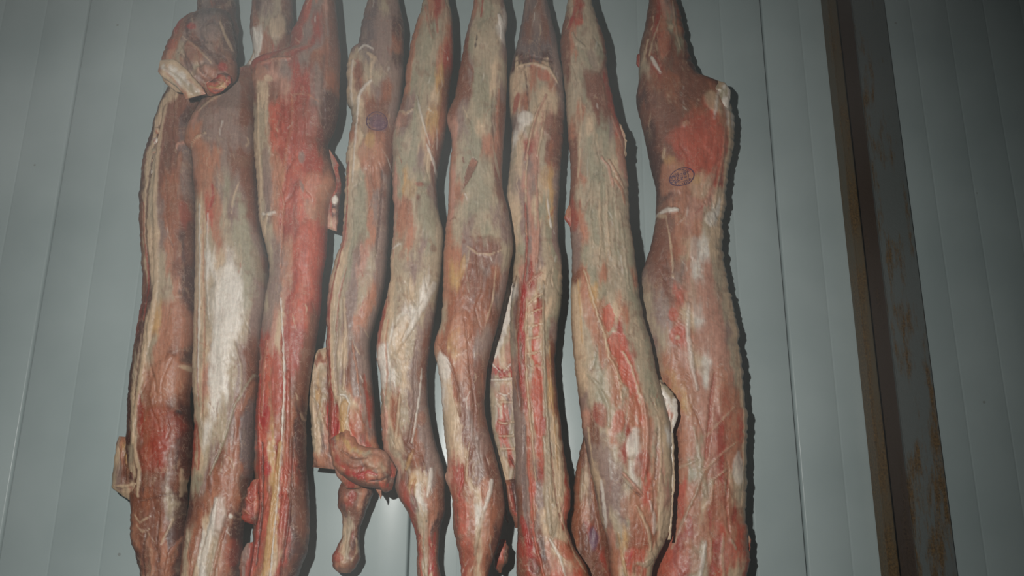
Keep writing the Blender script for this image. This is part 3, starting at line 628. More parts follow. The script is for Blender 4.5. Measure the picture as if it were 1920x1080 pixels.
# 4 -------- stamped carcass with bent neck and bare foreleg
c4 = carcass(
    [(700, UP), (696, -60), (690, 0), (680, 45), (672, 86), (656, 100), (651, 140), (651, 192), (660, 206), (656, 260), (648, 300), (647, 380), (642, 440), (626, 500), (613, 560), (612, 620), (615, 700),
     (617, 780), (616, 830), (624, 872), (636, 900), (646, 915)],
    [(738, UP), (741, -60), (747, 0), (757, 55), (756, 120), (750, 190), (744, 240), (738, 300), (731, 360), (728, 420), (724, 490), (714, 560), (700, 610), (692, 650), (696, 700), (700, 760), (704, 820),
     (712, 852), (700, 885), (676, 915)],
    0.16,
    [(UP, 'umlu'), (0, 'mulm'), (50, 'uummd'), (85, 'mummB'), (105, 'clummd'), (135, 'cBllmm'), (165, 'cbcmBm'), (200, 'lcBbbm'), (250, 'oclBBb'), (270, 'cclyob'), (310, 'ccooob'), (335, 'clgoom'),
     (380, 'clggomb'), (440, 'plggomm'), (500, 'ccgmplm'), (550, 'pclmmlom'), (600, 'rclmmoom'), (650, 'rclcmmmm'), (700, 'rclmbmmm'), (730, 'rcllommb'), (760, 'rbclcomr'), (800, 'rxycRrbm'),
     (840, 'prByyoro'), (880, 'poorroB'), (915, 'orrro')],
    [([(672, 92), (684, 84), (700, 92)], 2.4, 'w', .7, .002), ([(660, 108), (656, 150), (658, 190)], 4, 'w', .5, .003), ('b', 672, 128, 9, 16, 0, 'b', .7, -.004), ([(696, 150), (684, 160), (672, 178), (668, 220)], 4, 'w', .75, .003),
     ([(690, 100), (702, 110), (694, 130)], 6, 'c', .7, .002), ('b', 700, 225, 26, 40, 0, 'b', .5, .003), ('b', 708, 229, 17, 15, 0, 'v', .75), ('b', 714, 236, 12, 9, 10, 'v', .6), ('b', 697, 287, 30, 30, 5, 'o', .75, .004), ('b', 694, 262, 10, 16, 0, 'y', .7, .0),
     ([(668, 220), (664, 280), (660, 340)], 3, 'w', .6, .002), ([(700, 300), (698, 330), (702, 350)], 4, 'B', .6, -.003), ('b', 678, 380, 12, 60, 0, 'g', .6, -.002), ([(716, 320), (712, 400), (704, 480)], 3, 'd', .55, -.003),
     ([(724, 330), (722, 430), (712, 520)], 3, 'm', .6, .002), ([(651, 300), (650, 380), (645, 440), (628, 510), (616, 570), (616, 640), (619, 720), (621, 800), (628, 850)], 2.6, 'r', .85, .002),
     ([(640, 470), (626, 530), (624, 600)], 2, 'c', .7, .002), ([(650, 500), (636, 550), (630, 620)], 2, 'r', .6, -.002), ([(645, 560), (648, 620), (646, 680), (644, 730)], 5, 'c', .7, .003),
     ([(660, 640), (668, 690), (676, 740)], 2.5, 'o', .8, .002), ([(634, 600), (628, 680), (632, 740)], 4, 'm', .5, -.003), ('b', 628, 790, 7, 40, 5, 'x', .6, -.003),
     ('b', 646, 770, 9, 22, 5, 'y', .85, .004), ([(638, 740), (648, 742), (656, 756), (652, 780)], 2.5, 'w', .85, .003), ([(640, 790), (646, 820), (652, 845)], 4, 'y', .85, .003), ([(650, 800), (662, 830), (680, 850)], 3, 'c', .6, .002),
     ([(682, 700), (686, 740), (692, 800)], 3.5, 'r', .6, -.002), ('b', 668, 790, 14, 30, -10, 'o', .6, .003)],
    71, [('hind_leg', 330), ('loin', 640), ('ribs', 915)],
    'carcass side fourth from the left, purple stamp on its thigh and thick neck bent right', ragl=1.4, ragr=.6, curve=([-200, 1300], [0, 0]))
extra(c4, 'neck', [(617, 825, 650, 800), (626, 868, 668, 826), (648, 896, 690, 838), (680, 912, 712, 842), (706, 916, 722, 846), (722, 922, 734, 866), (735, 918, 744, 880)], 0.195,
      [(0, 'rmybo'), (.3, 'orBoyo'), (.5, 'bxrmolo'), (.7, 'bRoBlop'), (.88, 'bbmop'), (1, 'rxdrp')],
      [([(668, 892), (690, 884), (706, 890)], 4, 'x', .85, -.002), ([(690, 902), (714, 900), (736, 888)], 1.8, 'k', .8, -.004), ('b', 700, 866, 22, 14, 10, 'o', .5, .006), ('b', 664, 868, 14, 12, 30, 'B', .6, .005),
       ('b', 736, 878, 6, 20, 10, 'x', .7, -.004), ('b', 640, 880, 10, 6, 30, 'o', .8, .003), ('b', 716, 880, 12, 8, 0, 'c', .35, .003), ([(640, 845), (665, 860), (690, 858)], 2.5, 'd', .5, -.004), ([(728, 862), (732, 885), (728, 905)], 3, 'd', .6, -.004)],
      72, ragl=2.2, ragr=2.2, lump=1.8, depth=1.05)
extra(c4, 'flank_panel', [(598, 655, 616, 650), (584, 672, 622, 665), (581, 700, 624, 700), (580, 760, 624, 760), (583, 800, 624, 800), (586, 845, 626, 845), (588, 862, 634, 862), (585, 876, 628, 880)], 0.135,
      [(0, 'ccl'), (.1, 'bBB'), (.17, 'lccm'), (.4, 'clylb'), (.6, 'lclcx'), (.82, 'lcmpb'), (.92, 'oom'), (1, 'bop')],
      [('b', 606, 690, 12, 10, 0, 'g', .5, -.002), ([(612, 740), (604, 770), (614, 800)], 2.5, 'B', .6, -.003), ([(590, 720), (602, 740), (594, 780)], 2, 'm', .6, -.003), ('b', 618, 780, 8, 26, 0, 'x', .5, -.002),
       ([(588, 700), (586, 760), (590, 820)], 3, 'c', .6, .003)], 73, label='crusty pale fat panel', lump=1.8, depth=.8, ragl=1.3)
extra(c4, 'foreleg', [(640, 905, 700, 905), (634, 925, 698, 925), (633, 945, 688, 950), (642, 968, 680, 972), (642, 1000, 673, 1000), (632, 1025, 672, 1025), (622, 1046, 674, 1045), (623, 1062, 668, 1062), (634, 1074, 656, 1075)], 0.13,
      [(0, 'bbbBd'), (.2, 'dbrbod'), (.35, 'bdbbd'), (.5, 'bclbd'), (.65, 'blcbd'), (.8, 'roclb'), (1, 'boob')],
      [([(655, 960), (655, 1000), (650, 1035)], 5, 'l', .55, .003), ([(668, 1010), (668, 1035), (660, 1052)], 2, 'c', .7, .002), ('b', 634, 1045, 10, 10, 0, 'r', .6, .002), ('b', 662, 930, 8, 10, 0, 'x', .5, -.003),
       ('b', 648, 935, 7, 7, 0, 'o', .5, .003), ('b', 644, 1060, 10, 8, 0, 'o', .4, .003)], 74, label='dark shrunken foreleg', lump=1.1, depth=1.0)
extra(c4, 'meat_tag', [(700, 912, 712, 910), (706, 922, 716, 920), (710, 930, 716, 928), (712, 936, 715, 935)], 0.18, [(0, 'oo'), (.5, 'op'), (1, 'pp')], [], 75, lump=.4)

# 5 -------- greenish pale carcass, foreleg hanging straight
c5 = carcass(
    [(804, UP), (800, -60), (794, 0), (778, 50), (764, 120), (756, 180), (740, 235), (736, 290), (738, 400), (734, 470), (728, 540), (712, 610), (704, 665), (714, 715), (714, 780), (718, 840), (738, 876), (742, 920),
     (764, 962), (778, 1000), (782, 1040), (782, 1080), (776, 1150), (780, 1230)],
    [(832, UP), (836, -60), (842, 0), (849, 40), (850, 100), (843, 160), (836, 240), (826, 290), (818, 340), (822, 390), (832, 440), (828, 500), (816, 580), (806, 650), (800, 700), (802, 750), (809, 800),
     (822, 850), (834, 895), (834, 950), (824, 1000), (822, 1050), (826, 1080), (832, 1150), (824, 1230)],
    0.20,
    [(UP, 'clob'), (0, 'lorl'), (50, 'olglo'), (100, 'olglor'), (150, 'oglgyb'), (185, 'bmglcb'), (225, 'pmglyB'), (262, 'lglgcob'), (300, 'lgggmcb'), (345, 'pgylggm'), (380, 'polbgm'), (420, 'loolggl'),
     (460, 'llolmgl'), (500, 'cllmlll'), (550, 'cclclwl'), (590, 'rclwwlm'), (630, 'pcwclmb'), (665, 'pwlclmb'), (710, 'wwlcmb'), (750, 'lcBlmmm'), (790, 'pcBlbmm'), (830, 'plcbBmm'), (870, 'plbBbmm'), (900, 'mbyccmb'),
     (940, 'brlwoBb'), (985, 'rblcBod'), (1020, 'brolorb'), (1080, 'bRlcxb'), (1150, 'bolob'), (1230, 'bob')],
    [([(797, 10), (803, 50), (810, 70)], 4, 'R', .4, .001), ([(818, 25), (820, 60)], 3, 'r', .6, 0), ([(846, 40), (844, 75)], 4, 'r', .7, .002), ('b', 795, 80, 16, 40, 5, 'g', .6, .003), ([(778, 60), (770, 120), (766, 180)], 3, 'o', .6, .002),
     ([(828, 120), (824, 200), (812, 260)], 5, 'y', .3, .002), ([(782, 180), (792, 225), (806, 270)], 2.5, 'w', .5, .002), ([(745, 200), (760, 212), (775, 205)], 4, 'c', .6, .003), ('b', 756, 222, 10, 16, 0, 'B', .35, -.002),
     ([(800, 270), (812, 300), (820, 340)], 3, 'w', .7, .003), ([(808, 300), (812, 340), (816, 362)], 3, 'b', .7, -.002), ('b', 768, 355, 16, 20, 0, 'y', .3, 0), ('b', 786, 345, 8, 5, 0, 'r', .6, 0), ('b', 766, 400, 10, 26, 0, 'B', .4, 0),
     ('b', 800, 400, 18, 44, -10, 'g', .6, .002), ([(740, 300), (738, 400), (736, 480)], 3.5, 'p', .7, .002), ('b', 812, 465, 7, 7, 0, 'b', .5, 0), ('b', 775, 500, 24, 14, 0, 'm', .4, 0), ([(736, 462), (746, 456), (752, 458)], 2, 'w', .8, .002),
     ([(756, 640), (778, 600), (800, 560), (814, 530)], 9, 'w', .6, .004), ('b', 748, 630, 12, 40, 20, 'c', .5, .003), ('b', 718, 672, 14, 34, -8, 'w', .85, .003), ([(724, 555), (716, 600), (708, 640)], 4, 'r', .75, .001),
     ([(728, 600), (722, 640), (726, 700), (722, 740)], 2.5, 'o', .7, -.002), ([(780, 640), (776, 700), (778, 760), (766, 830)], 4, 'm', .7, -.004), ([(790, 690), (786, 740), (778, 800), (772, 830)], 2.2, 'w', .75, .002),
     ([(750, 740), (746, 790), (740, 840)], 4, 'c', .7, .004), ([(716, 730), (722, 780), (722, 820)], 4, 'p', .6, .004), ('b', 735, 770, 6, 30, 0, 'B', .6, 0), ('b', 790, 785, 10, 16, 0, 'B', .5, 0),
     ([(775, 845), (768, 862), (762, 880)], 6, 'y', .7, .004), ('b', 784, 850, 12, 26, 5, 'B', .5, 0), ([(808, 880), (806, 905), (802, 930)], 7, 'w', .7, .002), ([(778, 900), (772, 920), (780, 950)], 3, 'x', .5, -.002),  # wide white stroke is the foreleg's highlight put into the colour
     ('b', 758, 925, 10, 26, -20, 'r', .55, 0), ('b', 776, 945, 7, 18, -15, 'u', .5, -.002), ('b', 800, 977, 2.5, 2.5, 0, 'k', .95, 0), ([(815, 1000), (812, 1040), (818, 1080)], 4, 'x', .5, 0), ([(800, 960), (798, 1020), (800, 1080)], 8, 'l', .5, .002)],
    91, [('hind_leg', 330), ('loin', 660), ('shoulder', 880), ('foreleg', 1230)],
    'fifth carcass from the left, white ruffled brisket edge and straight foreleg', ragl=1.2, ragr=.5, curve=([-200, 650, 880, 1300], [0, 0, -.065, -.065]))
extra(c5, 'brisket_edge', [(716, 720, 722, 718), (714, 740, 728, 740), (718, 770, 732, 770), (718, 800, 732, 805), (718, 830, 730, 832), (724, 838, 736, 838)], 0.17,
      [(0, 'pc'), (.5, 'pcr'), (1, 'pcw')], [], 93, label='ruffled pink fat edge', mat=FAT, lump=1.6, ragl=2.2, ragr=1.5)
extra(c5, 'fat_tag', [(797, 625, 804, 622), (799, 640, 806, 640), (798, 655, 804, 657), (796, 664, 801, 665)], 0.215, [(0, 'ww'), (1, 'cw')], [], 94, mat=FAT)

# 6 -------- carcass with a square cut patch on its loin
c6 = carcass(
    [(900, UP), (896, -60), (889, 0), (876, 55), (864, 120), (852, 180), (838, 225), (846, 262), (842, 320), (839, 400), (832, 460), (830, 530), (827, 600), (813, 655), (822, 690), (828, 750), (832, 800), (838, 870),
     (836, 895), (848, 940), (850, 990), (860, 1040), (864, 1080), (866, 1150), (872, 1230)],
    [(932, UP), (936, -60), (945, 0), (952, 38), (948, 66), (951, 110), (949, 200), (943, 280), (941, 335), (954, 400), (962, 455), (952, 520), (938, 590), (922, 650), (912, 700), (908, 760), (918, 815), (930, 860),
     (942, 910), (946, 955), (940, 1000), (924, 1050), (916, 1080), (912, 1150), (904, 1230)],
    0.232,
    [(UP, 'clob'), (0, 'olglm'), (50, 'mlglw'), (90, 'bglllm'), (130, 'bmglcl'), (165, 'bbggcm'), (200, 'bmlggb'), (235, 'pmgclb'), (280, 'olggoob'), (320, 'plgglcb'), (360, 'pollglb'), (400, 'plgglmm'), (435, 'olmlglm'),
     (470, 'oombbml'), (510, 'oyBbmBm'), (550, 'oBBbBbm'), (600, 'lBoBBBb'), (640, 'oByoBmm'), (690, 'cBBoBbb'), (740, 'wcBbBbb'), (790, 'llcbmbb'), (840, 'lccbmbb'), (885, 'prBbmbb'), (920, 'orBcoBb'), (960, 'bRowoBb'),
     (1000, 'bRBcoBd'), (1050, 'rBocBb'), (1080, 'Rrocob'), (1150, 'Robb'), (1230, 'Rob')],
    [([(906, -10), (902, 30)], 2.2, 'r', .8, -.001), ([(894, 65), (891, 90)], 1.6, 'k', .8, -.002), ('b', 912, 60, 18, 26, 0, 'l', .5, .003), ([(936, 28), (944, 50), (940, 68)], 6, 'w', .75, .004), ([(872, 110), (880, 120), (888, 134)], 5, 'b', .7, -.002),
     ([(924, 165), (922, 220), (926, 262)], 2, 'd', .5, -.002), ([(936, 165), (932, 230), (938, 280)], 4, 'o', .6, .003), ([(900, 140), (905, 180), (903, 230)], 7, 'g', .5, .003), ('b', 855, 185, 12, 26, 25, 'b', .5, 0), ('b', 850, 235, 12, 14, 0, 'p', .6, .003),
     ([(942, 240), (936, 300), (942, 350)], 5, 'B', .6, .002), ([(846, 255), (845, 340), (842, 400)], 3, 'o', .7, .002), ('b', 900, 340, 30, 60, -8, 'g', .6, .002), ([(867, 294), (870, 306)], 1.6, 'b', .8, 0),
     ('p', [(886, 294), (897, 303), (890, 318), (878, 340), (869, 353), (871, 330), (877, 312)], 'b', .9, -.003), ('p', [(884, 295), (895, 303), (888, 314), (879, 310)], 'o', .5, 0), ('b', 930, 300, 3, 30, -12, 'l', .6, .001), ([(842, 410), (852, 404), (856, 412)], 1.6, 'b', .7, -.001), ('b', 915, 460, 26, 22, -10, 'b', .55, .001),
     ([(876, 462), (895, 476), (918, 478), (940, 468)], 2, 'c', .6, .001), ('b', 870, 453, 4, 4, 0, 'b', .8, 0), ('b', 868, 500, 5, 26, 8, 'y', .7, .002), ([(880, 470), (874, 510), (880, 550)], 2, 'l', .6, .001), ('b', 890, 530, 26, 34, 0, 'b', .5, .002),
     ([(930, 500), (924, 560), (910, 610)], 2, 'c', .5, .001), ('b', 862, 620, 22, 40, 0, 'o', .5, .003), ([(818, 640), (832, 664), (848, 690), (858, 730), (862, 780)], 3, 'b', .7, -.003), ('b', 832, 690, 13, 30, -18, 'w', .85, .003),
     ('b', 844, 770, 12, 60, -5, 'c', .65, .003), ([(872, 600), (880, 680), (890, 760), (888, 840)], 3, 'b', .5, -.002), ([(904, 700), (906, 740)], 2, 'o', .6, .001), ([(880, 830), (876, 870), (874, 900)], 2.5, 'c', .6, .002),
     ('b', 905, 830, 12, 34, 0, 'm', .5, .002), ([(922, 900), (918, 925), (908, 955)], 7, 'w', .75, .003), ([(906, 960), (896, 1000), (890, 1040)], 5, 'l', .5, .002), ([(846, 900), (852, 940), (856, 985)], 5, 'r', .6, -.001),  # wide white stroke paints the flash glint on this knee
     ([(866, 870), (868, 900), (860, 930)], 3, 'x', .5, -.003), ('b', 880, 1040, 10, 26, 0, 'r', .5, 0)],
    111, [('hind_leg', 330), ('loin', 660), ('shoulder', 900), ('foreleg', 1230)],
    'sixth carcass from the left, brown nick cut in its greenish loin', ragl=.9, ragr=.5, curve=([-200, 1300], [0, 0]))
extra(c6, 'fat_knob', [(838, 884, 846, 882), (834, 894, 852, 892), (836, 904, 852, 904), (840, 910, 846, 910)], 0.245, [(0, 'cc'), (.5, 'pcl'), (1, 'po')], [], 113, mat=FAT, round_ends=(.4, .4))
extra(c6, 'kidney', [(934, 1012, 946, 1010), (930, 1030, 954, 1024), (926, 1050, 953, 1048), (928, 1064, 944, 1066), (936, 1074, 942, 1074)], 0.14, [(0, 'dr'), (.5, 'brRd'), (1, 'db')], [], 114, label='dark red scrap behind the foreleg', round_ends=(.4, .4), ragl=2, ragr=2)
extra(c6, 'meat_tag', [(936, 940, 944, 940), (944, 960, 950, 958), (946, 974, 954, 972), (950, 980, 954, 980)], 0.14, [(0, 'dd'), (1, 'db')], [], 115)

# 7 -------- carcass seen from its inner side: backbone line and ribs
c7 = carcass(
    [(994, UP), (990, -60), (984, 0), (977, 50), (966, 96), (958, 126), (954, 160), (955, 200), (960, 235), (956, 300), (950, 370), (953, 430), (962, 480), (960, 540), (956, 600), (958, 680), (962, 760), (966, 840),
     (966, 900), (970, 950), (970, 1000), (968, 1080), (985, 1150), (1000, 1230)],
    [(1016, UP), (1020, -60), (1026, 0), (1038, 50), (1048, 100), (1056, 150), (1060, 200), (1056, 260), (1051, 330), (1047, 400), (1047, 450), (1055, 500), (1054, 550), (1046, 620), (1041, 680), (1046, 750), (1058, 840),
     (1068, 910), (1071, 945), (1064, 975), (1074, 1020), (1104, 1072), (1112, 1130), (1100, 1230)],
    0.15,
    [(UP, 'umlu'), (0, 'mubmu'), (50, 'ubmbu'), (90, 'uuuum'), (112, 'ddudm'), (126, 'ccocm'), (150, 'clolom'), (185, 'cBlccm'), (225, 'mwlcpbb'), (265, 'wcrplbb'), (300, 'lcmplBb'), (340, 'lmpmcym'), (390, 'ccmpcgym'), (440, 'clmpmlgm'),
     (480, 'lgmpmlgm'), (515, 'cpmrpclgc'), (550, 'wbxpclllg'), (585, 'lbrcrrclg'), (620, 'lbxlRclgm'), (650, 'lbxcRpclb'), (690, 'pbrlRRlob'), (740, 'mbroRRlyb'), (790, 'mmocRrlcB'), (840, 'mmopRclcB'), (880, 'mmomrlccb'),
     (920, 'bmRmlcccr'), (960, 'bmomclcpR'), (1000, 'brmbclcr'), (1040, 'rxrdpcoB'), (1080, 'brbBRpRB'), (1150, 'brbRpr'), (1230, 'brRb')],
    [([(970, 122), (1000, 118), (1030, 126), (1046, 150)], 4, 'c', .85, .004), ([(966, 110), (1000, 106), (1036, 112)], 3.5, 'd', .6, -.003), ([(966, 130), (958, 165), (958, 200)], 4, 'c', .7, .003), ('b', 1020, 140, 14, 12, 30, 'R', .6, 0), ('b', 968, 190, 6, 20, 15, 'r', .8, 0),
     ([(985, 125), (988, 160), (992, 206)], 1.5, 'd', .8, -.004), ([(980, 135), (976, 170)], 5, 'c', .5, .002), ('b', 985, 222, 16, 16, 0, 'w', .7, .003), ([(1024, 178), (1006, 215), (994, 260), (984, 300)], 4, 'p', .85, .005), ([(1026, 190), (1018, 240), (1008, 290)], 3, 'c', .8, .004),
     ([(1018, 182), (1003, 220), (992, 262), (986, 330), (986, 400), (988, 470), (984, 530)], 1.8, 'c', .8, .003), ('b', 1034, 235, 18, 30, 0, 'b', .6, .003), ('b', 1040, 290, 14, 12, 0, 'd', .3, 0),
     ([(960, 240), (956, 300), (953, 380), (962, 450)], 5, 'c', .7, .003), ([(1004, 280), (1006, 350), (1010, 430), (1006, 500)], 3, 'p', .8, .003), ([(1026, 370), (1030, 400), (1034, 425)], 2.5, 'w', .8, .002),
     ('b', 1026, 330, 14, 24, 0, 'y', .35, 0), ([(985, 380), (988, 450), (986, 500), (982, 540), (977, 590), (972, 640), (974, 690), (978, 720)], 2.4, 'x', .7, .003),
     ([(972, 520), (966, 570), (962, 630), (968, 690), (976, 760)], 5, 'u', .5, -.003), ([(960, 505), (956, 528), (964, 532), (968, 515)], 2, 'd', .7, -.003),
     ([(1018, 530), (1018, 600), (1020, 660), (1022, 720), (1026, 790), (1030, 860), (1034, 940)], 4, 'l', .85, .005), ([(1030, 640), (1034, 720), (1040, 800), (1046, 880)], 2, 'y', .6, .002),
     ([(988, 560), (986, 620), (986, 680), (990, 740), (998, 820), (1004, 900)], 2.5, 'c', .75, .003),
     ([(990, 570), (1002, 560), (1016, 552)], 2.4, 'c', .9, .003), ([(988, 590), (1002, 584), (1018, 578)], 2.2, 'c', .9, .003), ([(986, 610), (1000, 612), (1018, 606)], 2.4, 'c', .9, .003), ([(988, 636), (1002, 634), (1018, 630)], 2.2, 'c', .85, .003),
     ([(988, 664), (1002, 662), (1018, 656)], 2.2, 'c', .85, .003), ([(996, 690), (1006, 686), (1020, 690)], 2, 'c', .5, .002), ([(988, 535), (1002, 520), (1016, 512)], 4, 'p', .8, .003), ('b', 1006, 740, 10, 60, -3, 'R', .6, .002), ('b', 1013, 830, 8, 50, -4, 'R', .5, .0),
     ([(1020, 820), (1024, 880), (1026, 950), (1032, 1000)], 8, 'l', .8, .004), ([(1032, 830), (1036, 880), (1042, 930), (1050, 970)], 1.8, 'b', .7, -.003), ([(1046, 820), (1052, 870), (1050, 930)], 5, 'c', .6, .003), ('b', 1064, 940, 8, 30, 0, 'R', .5, 0),
     ([(990, 820), (991, 880), (996, 940), (1000, 1000), (1012, 1050), (1020, 1085)], 3, 'R', .75, .003), ([(984, 800), (982, 880), (984, 950), (994, 1020)], 5, 'u', .5, -.003), ('b', 986, 1000, 7, 34, -14, 'x', .65, 0),
     ([(1030, 1010), (1050, 1045), (1060, 1080)], 4, 'w', .7, .003), ('b', 1056, 1030, 12, 26, -40, 'R', .5, .003), ([(1044, 940), (1060, 990), (1078, 1040), (1100, 1075)], 3, 'c', .6, .003), ('b', 1000, 1060, 12, 20, -20, 'd', .5, -.002)],
    131, [('hind_leg', 330), ('loin', 560), ('ribcage', 900), ('neck', 1230)],
    'carcass side seventh from the left showing its backbone and red rib strip', ragl=.9, ragr=1.0, curve=([-200, 850, 1000, 1300], [0, 0, .045, .045]))
f7 = extra(c7, 'breast', [(956, 500, 972, 500), (950, 535, 972, 535), (940, 580, 968, 580), (926, 640, 966, 640), (914, 685, 970, 685), (915, 705, 972, 705), (918, 760, 976, 760), (924, 810, 976, 810), (934, 860, 978, 860), (944, 900, 976, 900), (950, 925, 974, 925)], 0.125,
      [(0, 'lwm'), (.12, 'wwl'), (.3, 'wwlp'), (.4, 'lwcp'), (.445, 'ppcr'), (.475, 'rxrr'), (.505, 'mlcc'), (.57, 'lopl'), (.62, 'lcml'), (.66, 'lRRlm'), (.74, 'lRrlm'), (.8, 'llRlm'), (.86, 'clrlb'), (.93, 'cllbr'), (1, 'rrb')],
      [([(936, 640), (944, 600), (952, 560)], 2, 'm', .6, -.001), ([(916, 676), (930, 690), (940, 700)], 2, 'w', .8, .002), ([(942, 700), (956, 685), (966, 675)], 2.2, 'w', .8, .003), ('b', 940, 703, 6, 8, 0, 'x', .8, .002),
       ([(920, 712), (945, 712), (970, 708)], 2.4, 'w', .7, .003), ([(936, 738), (948, 742), (958, 736)], 1.6, 'w', .8, .002), ([(932, 756), (946, 754), (962, 754)], 2, 'c', .8, .003), ([(934, 792), (948, 794), (964, 790)], 2, 'c', .85, .003), ([(936, 818), (950, 818), (966, 816)], 2, 'c', .85, .003),
       ([(938, 842), (952, 842), (966, 842)], 1.6, 'c', .7, .003), ([(956, 855), (966, 875), (962, 900)], 2, 'd', .7, -.003), ('b', 946, 880, 10, 22, 0, 'c', .6, .003)],
      133, label='white membrane above red rib windows', depth=.6, lump=.8, round_ends=(.08, .06))
extra(c7, 'hanging_trim', [(946, 900, 968, 898), (946, 925, 972, 925), (950, 950, 976, 950), (962, 975, 980, 975), (966, 990, 978, 990)], 0.14, [(0, 'Bd'), (.5, 'brd'), (1, 'bd')], [([(952, 910), (960, 950)], 1.8, 'p', .6, .002), ([(962, 910), (968, 960)], 1.8, 'd', .6, -.002)], 134, label='dark red trim under the ribs')

